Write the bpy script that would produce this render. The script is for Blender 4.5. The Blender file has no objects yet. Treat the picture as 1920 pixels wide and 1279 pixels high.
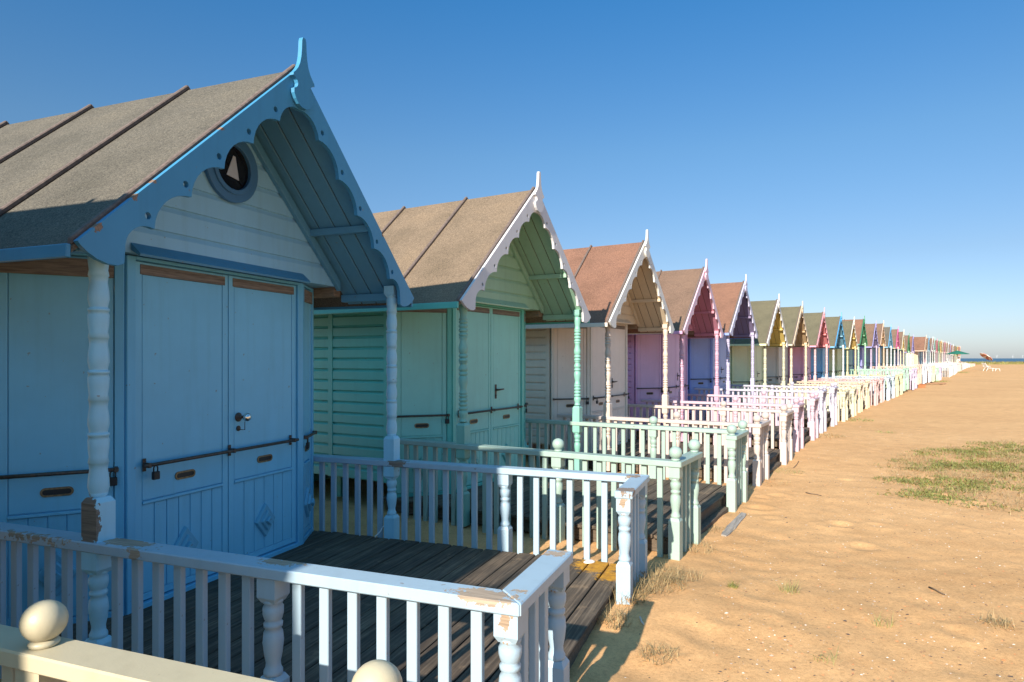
import bpy, bmesh, math, random
from mathutils import Vector, Matrix, noise
from mathutils.geometry import tessellate_polygon
R = math.radians
rnd = random.Random(7)
scene = bpy.context.scene
COL = scene.collection

# ------------------------------------------------------------------ helpers
def lin(c):
    return tuple(((v/255)/12.92 if v/255 <= .04045 else ((v/255+.055)/1.055)**2.4) for v in c)

class MB:
    """collects verts/faces; build() makes ONE mesh"""
    def __init__(s): s.v = []; s.f = []; s.sm = []; s.mi = []
    def add(s, vs, fs, smooth=False, mi=0):
        o = len(s.v); s.v += [tuple(p) for p in vs]
        for f in fs:
            s.f.append([o+i for i in f]); s.sm.append(smooth); s.mi.append(mi)
    def box(s, x0, x1, y0, y1, z0, z1, M=None, mi=0):
        vs = [Vector(p) for p in ((x0,y0,z0),(x1,y0,z0),(x1,y1,z0),(x0,y1,z0),(x0,y0,z1),(x1,y0,z1),(x1,y1,z1),(x0,y1,z1))]
        if M: vs = [M @ p for p in vs]
        s.add(vs, [(0,3,2,1),(4,5,6,7),(0,1,5,4),(1,2,6,5),(2,3,7,6),(3,0,4,7)], mi=mi)
    def hexa(s, a, b, mi=0):
        """two quads (lists of 4 points) joined"""
        s.add(list(a)+list(b), [(3,2,1,0),(4,5,6,7),(0,1,5,4),(1,2,6,5),(2,3,7,6),(3,0,4,7)], mi=mi)
    def prism(s, loops, f0, f1):
        """loops: list of 2D loops (outer, holes...); f0/f1 map 2D->3D for the two caps"""
        pts = [p for lp in loops for p in lp]
        tri = tessellate_polygon([[Vector((p[0],p[1],0)) for p in lp] for lp in loops])
        n = len(pts)
        vs = [f0(p) for p in pts]+[f1(p) for p in pts]
        fs = [tuple(t) for t in tri]+[tuple(n+i for i in reversed(t)) for t in tri]
        o = 0
        for lp in loops:
            k = len(lp)
            for i in range(k):
                a, b = o+i, o+(i+1) % k
                fs.append((a, b, n+b, n+a))
            o += k
        s.add(vs, fs)
    def lathe(s, prof, cx=0, cy=0, seg=14, M=None, cap=True):
        vs = []; fs = []
        for (z, r) in prof:
            for k in range(seg):
                a = 2*math.pi*k/seg
                p = Vector((cx+r*math.cos(a), cy+r*math.sin(a), z))
                vs.append(M @ p if M else p)
        m = len(prof)
        for i in range(m-1):
            for k in range(seg):
                k2 = (k+1) % seg
                fs.append((i*seg+k, i*seg+k2, (i+1)*seg+k2, (i+1)*seg+k))
        s.add(vs, fs, True)
        if cap:
            o = len(s.v)-len(vs)
            for i in (0, m-1):
                s.f.append([o+i*seg+k for k in range(seg)]); s.sm.append(False); s.mi.append(0)
    def tube(s, pts, r, seg=8):
        pts = [Vector(p) for p in pts]; vs = []; fs = []
        for i, p in enumerate(pts):
            d = (pts[min(i+1, len(pts)-1)]-pts[max(i-1, 0)]).normalized()
            q = d.to_track_quat('Z', 'Y')
            rr = r[i] if isinstance(r, (list, tuple)) else r
            for k in range(seg):
                a = 2*math.pi*k/seg
                vs.append(p+q @ Vector((rr*math.cos(a), rr*math.sin(a), 0)))
        for i in range(len(pts)-1):
            for k in range(seg):
                k2 = (k+1) % seg
                fs.append((i*seg+k, i*seg+k2, (i+1)*seg+k2, (i+1)*seg+k))
        s.add(vs, fs, True)
        o = len(s.v)-len(vs)
        for i in (0, len(pts)-1):
            s.f.append([o+i*seg+k for k in range(seg)]); s.sm.append(False); s.mi.append(0)
    def sphere(s, c, r, seg=16, rings=10, sz=1.0):
        prof = [(c[2]+sz*r*math.sin(-math.pi/2+math.pi*i/rings), max(r*math.cos(-math.pi/2+math.pi*i/rings), 1e-4)) for i in range(rings+1)]
        s.lathe(prof, c[0], c[1], seg, cap=False)
    def mesh(s, name, mat, bevel=0, recalc=True):
        me = bpy.data.meshes.new(name)
        me.from_pydata(s.v, [], s.f)
        for p, sm, mi in zip(me.polygons, s.sm, s.mi): p.use_smooth = sm; p.material_index = mi
        mats = mat if isinstance(mat, (list, tuple)) else [mat]
        for m in mats: me.materials.append(m)
        if bevel or recalc:
            bm = bmesh.new(); bm.from_mesh(me)
            if recalc: bmesh.ops.recalc_face_normals(bm, faces=bm.faces)
            if bevel:
                es = [e for e in bm.edges if len(e.link_faces) == 2 and not e.link_faces[0].smooth
                      and e.calc_face_angle(0) > R(35)]
                bmesh.ops.bevel(bm, geom=es, offset=bevel, segments=1, profile=.5, affect='EDGES', clamp_overlap=True)
            bm.to_mesh(me); bm.free()
        me.update()
        return me

def inst(me, name, parent=None, color=None, loc=None, rot=None):
    o = bpy.data.objects.new(name, me); COL.objects.link(o)
    if parent: o.parent = parent
    if color is not None: o.color = (*color, 1)
    if loc is not None: o.location = loc
    if rot is not None: o.rotation_euler = rot
    return o
def empty(name, loc, rz=0):
    o = bpy.data.objects.new(name, None); COL.objects.link(o)
    o.location = loc; o.rotation_euler = (0, 0, rz); o.empty_display_size = .3
    return o
def tag(o, label=None, cat=None, group=None, kind=None):
    if label: o['label'] = label
    if cat: o['category'] = cat
    if group: o['group'] = group
    if kind: o['kind'] = kind
    return o

# ------------------------------------------------------------------ materials
class NT:
    def __init__(s, name):
        s.m = bpy.data.materials.new(name); s.m.use_nodes = True
        s.t = s.m.node_tree; s.n = s.t.nodes; s.b = s.n['Principled BSDF']
    def new(s, typ, **kw):
        n = s.n.new(typ)
        for k, v in kw.items():
            if k in n.inputs: n.inputs[k].default_value = v
            else: setattr(n, k, v)
        return n
    def L(s, a, b): s.t.links.new(a, b)
    def coord(s, out='Object'):
        return s.new('ShaderNodeTexCoord').outputs[out]
    def mapping(s, scale, src=None, out='Object'):
        mp = s.new('ShaderNodeMapping'); mp.inputs['Scale'].default_value = scale
        s.L(src or s.coord(out), mp.inputs['Vector']); return mp.outputs['Vector']
    def noise(s, scale, detail=4, rough=.55, vec=None, dist=0):
        n = s.new('ShaderNodeTexNoise'); n.inputs['Scale'].default_value = scale
        n.inputs['Detail'].default_value = detail; n.inputs['Roughness'].default_value = rough
        n.inputs['Distortion'].default_value = dist
        s.L(vec if vec is not None else s.coord(), n.inputs['Vector']); return n
    def ramp(s, fac, stops, interp='LINEAR'):
        r = s.new('ShaderNodeValToRGB'); cr = r.color_ramp; cr.interpolation = interp
        while len(cr.elements) < len(stops): cr.elements.new(.5)
        for e, (p, c) in zip(cr.elements, stops):
            e.position = p; e.color = (*c, 1) if len(c) == 3 else c
        s.L(fac, r.inputs['Fac']); return r.outputs['Color']
    def mix(s, fac, a, b, mode='MIX'):
        m = s.new('ShaderNodeMix', data_type='RGBA', blend_type=mode)
        for sock, v in ((m.inputs[0], fac), (m.inputs[6], a), (m.inputs[7], b)):
            if hasattr(v, 'is_linked'): s.L(v, sock)
            else: sock.default_value = (*v, 1) if isinstance(v, tuple) and len(v) == 3 else v
        return m.outputs[2]
    def math(s, op, a, b=None, clamp=False):
        m = s.new('ShaderNodeMath', operation=op, use_clamp=clamp)
        for sock, v in ((m.inputs[0], a), (m.inputs[1], b)):
            if v is None: continue
            if hasattr(v, 'is_linked'): s.L(v, sock)
            else: sock.default_value = v
        return m.outputs[0]
    def bump(s, h, strength=.2, dist=.01):
        b = s.new('ShaderNodeBump'); b.inputs['Strength'].default_value = strength
        b.inputs['Distance'].default_value = dist
        s.L(h, b.inputs['Height']); s.L(b.outputs['Normal'], s.b.inputs['Normal'])

def mat_paint(name='painted_wood', peel=None, wood=(.30, .22, .16), chips=False):
    t = NT(name); oc = t.coord()
    col = t.new('ShaderNodeObjectInfo').outputs['Color']
    big = t.noise(2.2, 4, .6, oc)
    streak = t.noise(1, 4, .6, t.mapping((16, 16, 1.4), oc))
    f1 = t.ramp(big.outputs['Fac'], [(.3, (.92, .92, .92)), (.7, (1.03, 1.03, 1.03))])
    f2 = t.ramp(streak.outputs['Fac'], [(.25, (.93, .925, .915)), (.5, (1, 1, 1))])
    c = t.mix(1.0, col, f1, 'MULTIPLY'); c = t.mix(1.0, c, f2, 'MULTIPLY')
    fine = t.noise(120, 3, .6, oc)
    # small rusty / grubby spots
    sp = t.noise(26, 2, .5, oc)
    spm = t.ramp(sp.outputs['Fac'], [(.735, (0, 0, 0)), (.76, (1, 1, 1))])
    c = t.mix(t.math('MULTIPLY', spm, .55), c, (.20, .13, .08))
    rough = .42
    if peel or chips:
        edge = t.noise(34, 5, .65, oc)
        mask = None
        for (p, r, sc) in (peel or []):
            mp = t.new('ShaderNodeMapping', vector_type='POINT')
            mp.inputs['Location'].default_value = (-p[0]*sc[0], -p[1]*sc[1], -p[2]*sc[2])
            mp.inputs['Scale'].default_value = sc
            t.L(oc, mp.inputs['Vector'])
            ln = t.new('ShaderNodeVectorMath', operation='LENGTH'); t.L(mp.outputs[0], ln.inputs[0])
            d = t.math('SUBTRACT', r, ln.outputs['Value'])
            mask = d if mask is None else t.math('MAXIMUM', mask, d)
        e = t.math('MULTIPLY', t.math('SUBTRACT', edge.outputs['Fac'], .5), .16)
        if mask is not None:
            mask = t.math('GREATER_THAN', t.math('ADD', mask, e), 0)
        if chips:
            ch = t.noise(9, 6, .72, t.mapping((1, 3, 1), oc))
            chm = t.math('GREATER_THAN', ch.outputs['Fac'], .715)
            mask = chm if mask is None else t.math('MAXIMUM', mask, chm)
        gr = t.noise(1, 5, .6, t.mapping((6, 120, 120), oc))
        wc = t.ramp(gr.outputs['Fac'], [(.3, tuple(v*.55 for v in wood)), (.7, tuple(min(1, v*1.25) for v in wood))])
        c = t.mix(mask, c, wc)
        t.L(t.math('ADD', t.math('MULTIPLY', mask, .4), rough), t.b.inputs['Roughness'])
        h = t.math('SUBTRACT', t.math('MULTIPLY', fine.outputs['Fac'], .25), t.math('MULTIPLY', mask, .8))
        t.bump(h, .35, .004)
    else:
        t.b.inputs['Roughness'].default_value = rough
        h = t.math('ADD', t.math('MULTIPLY', fine.outputs['Fac'], .3), t.math('MULTIPLY', streak.outputs['Fac'], .7))
        t.bump(h, .25, .004)
    t.L(c, t.b.inputs['Base Color'])
    return t.m

def mat_felt():
    t = NT('mineral_roofing_felt'); oc = t.coord()
    col = t.new('ShaderNodeObjectInfo').outputs['Color']
    g = t.noise(150, 2, .7, oc); b = t.noise(1.6, 5, .6, oc)
    g2 = t.noise(60, 2, .6, oc)
    f = t.ramp(g.outputs['Fac'], [(.32, (.55, .55, .55)), (.5, (.95, .95, .95)), (.68, (1.5, 1.48, 1.42))])
    f2 = t.ramp(g2.outputs['Fac'], [(.35, (.8, .8, .8)), (.65, (1.15, 1.15, 1.12))])
    f3 = t.ramp(b.outputs['Fac'], [(.3, (.74, .75, .74)), (.52, (1, 1, 1)), (.72, (1.12, 1.10, 1.06))])
    c = t.mix(1, t.mix(1, t.mix(1, col, f, 'MULTIPLY'), f2, 'MULTIPLY'), f3, 'MULTIPLY')
    t.L(c, t.b.inputs['Base Color']); t.b.inputs['Roughness'].default_value = .95
    t.b.inputs['Specular IOR Level'].default_value = .2
    wv = t.noise(1, 3, .5, t.mapping((2.2, 5, 5), oc))
    t.bump(t.math('ADD', t.math('MULTIPLY', g.outputs['Fac'], .12), t.math('MULTIPLY', wv.outputs['Fac'], 1.6)), .5, .018)
    return t.m

def mat_deck(name, lichen=None):
    t = NT(name); oc = t.coord()
    sx = t.new('ShaderNodeSeparateXYZ'); t.L(oc, sx.inputs[0])
    idx = t.math('FLOOR', t.math('DIVIDE', t.math('ADD', sx.outputs[0], 5.0), .1335))
    wn = t.new('ShaderNodeTexWhiteNoise', noise_dimensions='1D'); t.L(idx, wn.inputs['W'])
    gv = t.new('ShaderNodeCombineXYZ')
    t.L(t.math('MULTIPLY', sx.outputs[0], 60), gv.inputs[0])
    t.L(t.math('ADD', t.math('MULTIPLY', sx.outputs[1], 2.2), t.math('MULTIPLY', wn.outputs['Value'], 40)), gv.inputs[1])
    t.L(t.math('MULTIPLY', sx.outputs[2], 60), gv.inputs[2])
    g = t.noise(1, 6, .65, gv.outputs[0], .3)
    bl = t.noise(3.5, 5, .6, oc)
    c = t.ramp(g.outputs['Fac'], [(.25, (.028, .020, .015)), (.5, (.10, .074, .053)), (.75, (.24, .185, .135))])
    v = t.ramp(wn.outputs['Value'], [(0, (.7, .7, .7)), (1, (1.2, 1.15, 1.1))])
    c = t.mix(1, c, v, 'MULTIPLY')
    c = t.mix(1, c, t.ramp(bl.outputs['Fac'], [(.3, (.65, .66, .66)), (.7, (1.2, 1.18, 1.12))]), 'MULTIPLY')
    # blown sand lying on the boards
    sn = t.noise(5, 6, .7, oc)
    sm = t.ramp(sn.outputs['Fac'], [(.60, (0, 0, 0)), (.74, (1, 1, 1))])
    c = t.mix(t.math('MULTIPLY', sm, .45), c, (.42, .28, .16))
    if lichen:
        e = t.noise(22, 6, .7, oc)
        mask = None
        for (p, r) in lichen:
            d = t.new('ShaderNodeVectorMath', operation='DISTANCE'); d.inputs[1].default_value = p
            t.L(oc, d.inputs[0])
            q = t.math('SUBTRACT', 1.0, t.math('DIVIDE', d.outputs['Value'], r))
            mask = q if mask is None else t.math('MAXIMUM', mask, q)
        mk = t.ramp(t.math('ADD', t.math('MULTIPLY', mask, .55), t.math('MULTIPLY', e.outputs['Fac'], .62)), [(.56, (0, 0, 0)), (.66, (1, 1, 1))])
        lc = t.ramp(e.outputs['Fac'], [(.35, (.34, .15, .008)), (.65, (.62, .30, .012))])
        c = t.mix(t.math('MULTIPLY', mk, .9), c, lc)
    t.L(c, t.b.inputs['Base Color']); t.b.inputs['Roughness'].default_value = .85
    t.bump(g.outputs['Fac'], .5, .006)
    return t.m

def mat_simple(name, c, rough=.6, metal=0, var=.2, scale=20, bump=.15):
    t = NT(name); oc = t.coord()
    n = t.noise(scale, 4, .6, oc)
    lo = tuple(max(0, v*(1-var)) for v in c); hi = tuple(min(1, v*(1+var)) for v in c)
    t.L(t.ramp(n.outputs['Fac'], [(.3, lo), (.7, hi)]), t.b.inputs['Base Color'])
    t.b.inputs['Roughness'].default_value = rough; t.b.inputs['Metallic'].default_value = metal
    if bump: t.bump(n.outputs['Fac'], bump, .004)
    return t.m
def mat_wood(name, c, scale=(8, 8, 90)):
    t = NT(name); oc = t.coord()
    n = t.noise(1, 5, .65, t.mapping(scale, oc), .4)
    t.L(t.ramp(n.outputs['Fac'], [(.28, tuple(v*.45 for v in c)), (.55, c), (.8, tuple(v*1.35 for v in c))]), t.b.inputs['Base Color'])
    t.b.inputs['Roughness'].default_value = .85; t.bump(n.outputs['Fac'], .4, .004)
    return t.m

def mat_rust():
    t = NT('rusty_steel'); oc = t.coord()
    n = t.noise(45, 5, .7, oc)
    t.L(t.ramp(n.outputs['Fac'], [(.35, (.05, .046, .044)), (.55, (.11, .085, .07)), (.72, (.20, .11, .06))]), t.b.inputs['Base Color'])
    t.b.inputs['Roughness'].default_value = .5; t.b.inputs['Metallic'].default_value = .55
    t.bump(n.outputs['Fac'], .3, .002)
    return t.m
def mat_sand():
    t = NT('beach_sand'); oc = t.coord()
    a = t.noise(.35, 5, .6, oc); b = t.noise(4, 6, .65, oc); g = t.noise(420, 2, .7, oc); m = t.noise(46, 6, .75, oc)
    c = t.ramp(a.outputs['Fac'], [(.3, (.63, .358, .158)), (.7, (.73, .432, .20))])
    c = t.mix(1, c, t.ramp(b.outputs['Fac'], [(.3, (.86, .84, .82)), (.7, (1.1, 1.1, 1.1))]), 'MULTIPLY')
    c = t.mix(1, c, t.ramp(m.outputs['Fac'], [(.3, (.74, .72, .70)), (.5, (1, 1, 1)), (.7, (1.12, 1.12, 1.12))]), 'MULTIPLY')
    c = t.mix(1, c, t.ramp(g.outputs['Fac'], [(.3, (.72, .70, .68)), (.6, (1.08, 1.08, 1.1))]), 'MULTIPLY')
    # coarse shell grit
    vo = t.new('ShaderNodeTexVoronoi'); vo.inputs['Scale'].default_value = 26; t.L(oc, vo.inputs['Vector'])
    sp = t.math('LESS_THAN', vo.outputs['Distance'], .13)
    sc = t.new('ShaderNodeSeparateColor'); t.L(vo.outputs['Color'], sc.inputs[0])
    pick = t.math('GREATER_THAN', sc.outputs[0], .90)
    pc = t.ramp(sc.outputs[1], [(.0, (.75, .68, .58)), (.4, (.75, .66, .55)), (.45, (.10, .07, .055)), (.75, (.16, .10, .07)), (.8, (.55, .22, .09)), (1, (.6, .26, .1))], 'CONSTANT')
    c = t.mix(t.math('MULTIPLY', sp, pick), c, pc)
    # grassy turf on the crest at the far end of the beach
    sx = t.new('ShaderNodeSeparateXYZ'); t.L(oc, sx.inputs[0])
    tn = t.noise(.25, 5, .7, t.mapping((.35, 1, 1), oc))
    tm = t.ramp(t.math('ADD', t.math('MULTIPLY', t.math('SUBTRACT', sx.outputs[1], 113.0), .12), t.math('MULTIPLY', t.math('SUBTRACT', tn.outputs['Fac'], .5), 2.2)), [(.3, (0, 0, 0)), (.7, (1, 1, 1))])
    tc = t.ramp(b.outputs['Fac'], [(.3, (.13, .13, .035)), (.7, (.30, .24, .08))])
    c = t.mix(tm, c, tc)
    t.L(c, t.b.inputs['Base Color']); t.b.inputs['Roughness'].default_value = .95
    t.b.inputs['Specular IOR Level'].default_value = .15
    h = t.math('ADD', t.math('MULTIPLY', m.outputs['Fac'], 1.0), t.math('MULTIPLY', g.outputs['Fac'], .18))
    t.bump(h, .45, .012)
    return t.m
def mat_sea():
    t = NT('sea_water'); oc = t.coord()
    n = t.noise(1, 5, .6, t.mapping((.012, .05, .05), oc))
    t.L(t.ramp(n.outputs['Fac'], [(.3, (.012, .045, .085)), (.7, (.03, .085, .13))]), t.b.inputs['Base Color'])
    t.b.inputs['Roughness'].default_value = .35; t.b.inputs['Specular IOR Level'].default_value = .3
    t.bump(t.noise(.8, 4, .6, oc).outputs['Fac'], .6, .3)
    return t.m
def mat_blades(name, a, b, trans=.0):
    t = NT(name)
    r = t.new('ShaderNodeTexCoord').outputs['Object']
    n = t.noise(14, 3, .7, r)
    t.L(t.ramp(n.outputs['Fac'], [(.3, a), (.7, b)]), t.b.inputs['Base Color'])
    t.b.inputs['Roughness'].default_value = .7
    return t.m
def mat_attr(name, rough=.7):
    t = NT(name)
    at = t.new('ShaderNodeAttribute', attribute_name='Col')
    t.L(at.outputs['Color'], t.b.inputs['Base Color']); t.b.inputs['Roughness'].default_value = rough
    return t.m

PAINT = mat_paint()
FELT = mat_felt()
DECK = mat_deck('weathered_deck_boards')
DECK1 = mat_deck('weathered_deck_boards_with_lichen', [((1.70, 1.10, 0), .36), ((1.82, .90, 0), .2), ((1.40, 1.14, 0), .16)])
BARE = mat_wood('bare_grey_wood', (.27, .20, .14), (14, 14, 90))
BAREY = mat_wood('bare_weathered_strip', (.21, .175, .14), (90, 7, 90))
JOIST = mat_wood('old_joist_wood', (.13, .095, .065), (6, 60, 60))
BATTEN = mat_simple('felted_batten', (.135, .10, .085), .9, 0, .3, 40, .3)
STEEL = mat_rust()
BRASS = mat_simple('tarnished_brass', (.22, .155, .085), .45, .6, .4, 60, .2)
CHROME = mat_simple('polished_chrome', (.75, .75, .74), .08, 1, .03, 20, 0)
DARK = mat_simple('dark_recess', (.012, .012, .013), .5, 0, .2, 20, 0)
GLASS = mat_simple('dark_window_glass', (.008, .008, .010), .04, 0, .2, 4, 0)
SAND = mat_sand(); SEA = mat_sea()

# ------------------------------------------------------------------ hut geometry (x = towards the beach, y = along the row, z up, deck top = 0)
TH = math.atan(.928); CT, ST = math.cos(TH), math.sin(TH)
ZA = 3.175
POSTY = 1.226; RAILZ = .60; SF = 1.95
def rz(y): return ZA-.01-abs(y)*.928        # roof top surface
def lp2yz(l, p, side):                       # along-slope l, perpendicular depth p (below the outer edge)
    return (side*(l*CT-p*ST), ZA-(l*ST+p*CT))
BAY = (-.68, .79); SBAY = -.52; SB = {-1: -.92, 1: -.70}; WALLY = 1.15; SREAR = -2.95; SGAB = -.48

def arc_pts(a, b, sag, n=8):
    """arc from a to b bulging by sag to the left of a->b"""
    a = Vector(a); b = Vector(b); m = (a+b)/2; c = (b-a).length; d = (b-a).normalized()
    nrm = Vector((-d.y, d.x)); r = (c*c/4+sag*sag)/(2*sag); cen = m-nrm*(r-sag)
    a0 = math.atan2(a.y-cen.y, a.x-cen.x); a1 = math.atan2(b.y-cen.y, b.x-cen.x)
    while a1-a0 > math.pi: a1 -= 2*math.pi
    while a1-a0 < -math.pi: a1 += 2*math.pi
    return [(cen.x+r*math.cos(a0+(a1-a0)*i/n), cen.y+r*math.sin(a0+(a1-a0)*i/n)) for i in range(n+1)]

def m_barge(side, holes=True, nseg=8):
    ls = [.3975+.289*k for k in range(5)]
    inner = []
    cusp = [lp2yz(l, .162, 1) for l in ls]
    top = (.012, ZA-.262); tail = (1.178, 1.905)
    chain = [top]+cusp+[tail]
    for i in range(len(chain)-1):
        sag = .06 if 0 < i < len(chain)-2 else .042
        pts = arc_pts(chain[i], chain[i+1], sag, nseg)
        inner += pts[:-1] if i < len(chain)-2 else pts
    outer_tail = [(1.183, 1.82), (1.215, 1.806), (1.26, 1.808), (1.31, 1.822), (1.352, 1.845), (1.385, 1.872), (1.397, 1.885)]
    loop = [(.0, ZA), (.0, ZA-.262)]+inner+outer_tail
    loops = [[(side*y, z) for y, z in loop]]
    if holes:
        for l in ls:
            cy, cz = lp2yz(l-.012, .098, 1)
            loops.append([(side*(cy+.017*math.cos(a)), cz+.017*math.sin(a)) for a in [2*math.pi*k/12 for k in range(12)]])
    b = MB(); b.prism(loops, lambda p: (.078, p[0], p[1]), lambda p: (.104, p[0], p[1]))
    return b.mesh('bargeboard', PAINT)
def m_finial():
    half = [(.012, 3.345), (.019, 3.325), (.022, 3.27), (.027, 3.225), (.038, 3.18), (.056, 3.145), (.078, 3.118), (.097, 3.10), (.098, 3.086),
            (.080, 3.080), (.064, 3.068), (.056, 3.050), (.060, 3.032), (.076, 3.018), (.090, 3.012), (.090, 2.985), (.074, 2.955), (.05, 2.93), (.02, 2.918)]
    loop = half+[(-y, z) for y, z in reversed(half)]
    b = MB(); b.prism([loop], lambda p: (.106, p[0], p[1]), lambda p: (.134, p[0], p[1]))
    return b.mesh('finial', PAINT)

def sidings(z0, z1, pitch, cove):
    out = []
    z = z0
    while z < z1-.01:
        t = min(z+pitch, z1)
        out.append((z, max(z, t-cove), t)); z = t
    return out
def m_wall(fine=True):
    b = MB()
    for sd in (-1, 1):
        SBACK = SB[sd]; prof = []
        for (a, c, t) in (sidings(.15, 2.03, .112, .032) if fine else [(.15, 2.02, 2.03)]):
            prof += [(.022, a), (.022, c), (.008, (c*.6+t*.4)), (.003, t-.006), (.001, t)]
        n = len(prof)
        for i in range(n-1):
            (o0, za), (o1, zb) = prof[i], prof[i+1]
            y0 = sd*(WALLY-.018+o0); y1 = sd*(WALLY-.018+o1)
            b.add([(SBACK-.03, y0, za), (SREAR, y0, za), (SREAR, y1, zb), (SBACK-.03, y1, zb)], [(0, 1, 2, 3) if sd > 0 else (3, 2, 1, 0)])
        # corner and cover battens
        for s0 in (SBACK-.055, -1.74, SREAR+.03):
            w = .06
            b.box(s0-w/2, s0+w/2, sd*(WALLY-.01), sd*(WALLY+.010), .14, 2.03)
        # core so that no light passes
        b.box(SREAR+.01, SBACK-.06, sd*(WALLY-.08), sd*(WALLY-.03), .15, 2.03)
    b.box(SREAR+.035, -1.0, -WALLY+.085, WALLY-.085, .12, .17)
    for yy in (-.75, .75):
        for xx in (-2.8, -2.0, -1.2): b.box(xx-.06, xx+.06, yy-.06, yy+.06, -.6, .118)
    b.box(SREAR-.01, SREAR+.03, -WALLY, WALLY, -.5, 2.03)  # back wall; unseen lower skirt added to stop sun passing under the floor
    b.add([(SREAR, -1.13, 2.03), (SREAR, 1.13, 2.03), (SREAR, 0, 3.08)], [(0, 1, 2)])
    return b.mesh('wall', PAINT, recalc=False)
def m_gable():
    b = MB(); zt = 3.09
    hw = lambda z: max((zt-z)/.928, .004)
    for (a, c, t) in sidings(1.985, zt, .147, .035):
        P = [(.012, a), (.012, c), (.002, (c*.35+t*.65)), (-.002, t)]
        for i in range(3):
            (o0, z0), (o1, z1) = P[i], P[i+1]
            b.add([(SGAB+o0, -hw(z0), z0), (SGAB+o0, hw(z0), z0), (SGAB+o1, hw(z1), z1), (SGAB+o1, -hw(z1), z1)], [(0, 1, 2, 3)])
        if a > 1.99:
            b.add([(SGAB-.002, -hw(a), a), (SGAB-.002, hw(a), a), (SGAB+.012, hw(a), a), (SGAB+.012, -hw(a), a)], [(0, 1, 2, 3)])
    b.add([(SGAB-.03, -hw(1.98), 1.98), (SGAB-.03, hw(1.98), 1.98), (SGAB-.03, 0, zt)], [(0, 2, 1)])
    # soffit over the bay, closing the gable's underside
    b.add([(SGAB+.012, -1.17, 1.975), (SGAB+.012, 1.17, 1.975), (-1.02, 1.17, 1.975), (-1.02, -1.17, 1.975)], [(3, 2, 1, 0)])
    b.add([(SGAB+.012, -1.17, 1.985), (SGAB+.012, 1.17, 1.985), (SGAB+.012, 1.17, 1.975), (SGAB+.012, -1.17, 1.975)], [(0, 3, 2, 1)])
    return b.mesh('gable', PAINT, recalc=False)
def slope_box(b, side, s0, s1, y0, y1, d0, d1):
    """box following the slope: from |y|=y0 to y1, d0..d1 vertical depth below the roof surface"""
    q = lambda y, d: side*y
    A = [(s0, side*y0, rz(y0)-d0), (s1, side*y0, rz(y0)-d0), (s1, side*y0, rz(y0)-d1), (s0, side*y0, rz(y0)-d1)]
    B = [(s0, side*y1, rz(y1)-d0), (s1, side*y1, rz(y1)-d0), (s1, side*y1, rz(y1)-d1), (s0, side*y1, rz(y1)-d1)]
    b.hexa(A, B)
def m_gable_trim(side):
    b = MB(); slope_box(b, side, SGAB+.012, SGAB+.05, .02, 1.16, .075, .15)
    return b.mesh('gable_trim', PAINT, .003)
def m_roof():
    b = MB()
    loop = [(0, ZA-.01), (1.402, rz(1.402)), (1.402, rz(1.402)-.028), (0, ZA-.045), (-1.402, rz(1.402)-.028), (-1.402, rz(1.402))]
    b.prism([loop], lambda p: (SREAR-.12, p[0], p[1]), lambda p: (.074, p[0], p[1]))
    return b.mesh('roof', FELT)
def m_batten(s):
    b = MB()
    for sd in (-1, 1): slope_box(b, sd, s-.016, s+.016, .0, 1.398, -.036, -.001)
    return b.mesh('roof_batten', BATTEN, .006)
def m_soffit(side):
    b = MB(); s = SGAB-.02
    while s < .05:
        e = min(s+.134, .07)
        slope_box(b, side, s+.003, e-.003, .005, 1.36, .037, .055); s += .138
    return b.mesh('soffit', PAINT, .003)
def m_purlin(side, y, dz, h, w):
    b = MB(); z = rz(y)-dz
    b.box(SGAB-.02, .074, side*y-w/2, side*y+w/2, z-h, z)
    return b.mesh('purlin', PAINT, .004)
def m_fascia(side):
    b = MB(); z = rz(1.402)+.008
    b.box(SREAR-.12, .076, side*1.414-.0105, side*1.414+.0105, z-.056, z)
    return b.mesh('fascia', PAINT, .003)
def m_plate(side):
    b = MB(); b.box(SREAR, -.50, side*1.21-.045, side*1.21+.045, 1.90, 1.975)
    return b.mesh('wall_plate', BARE, .003)
def shoulder(b, cx, cy, w, z0, z1, top=True, bot=False):
    """square block with rounded shoulders"""
    c = .022; h = w/2
    zs = [(z0, h*.72 if bot else h)]+([(z0+c, h)] if bot else [])+([(z1-c, h), (z1, h*.72)] if top else [(z1, h)])
    vs = []; k = .16*h
    for z, r in zs:
        for (dx, dy) in ((1, 1), (-1, 1), (-1, -1), (1, -1)):
            vs.append((cx+dx*r, cy+dy*r, z))
    fs = []
    for i in range(len(zs)-1):
        for j in range(4):
            fs.append((i*4+j, i*4+(j+1) % 4, (i+1)*4+(j+1) % 4, (i+1)*4+j))
    fs += [(3, 2, 1, 0), tuple((len(zs)-1)*4+j for j in range(4))]
    b.add(vs, fs)
NEWEL = [(.165, .030), (.175, .037), (.187, .037), (.20, .030), (.22, .028), (.255, .035), (.30, .0405), (.335, .037), (.352, .028), (.358, .036), (.372, .037), (.38, .029), (.388, .034), (.41, .040), (.432, .040), (.447, .032), (.452, .038), (.464, .038), (.47, .03)]
def profA():
    out = [(.785, .028), (.80, .036)]
    per = [(0, .036), (.012, .038), (.035, .043), (.07, .0415), (.11, .0355), (.138, .0385), (.140, .0415), (.165, .037), (.20, .041), (.24, .043), (.256, .038), (.258, .0425), (.270, .0425), (.272, .036)]
    z = .80
    for k in range(4):
        out += [(z+a, r) for a, r in per]; z += .275
    return out
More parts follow.
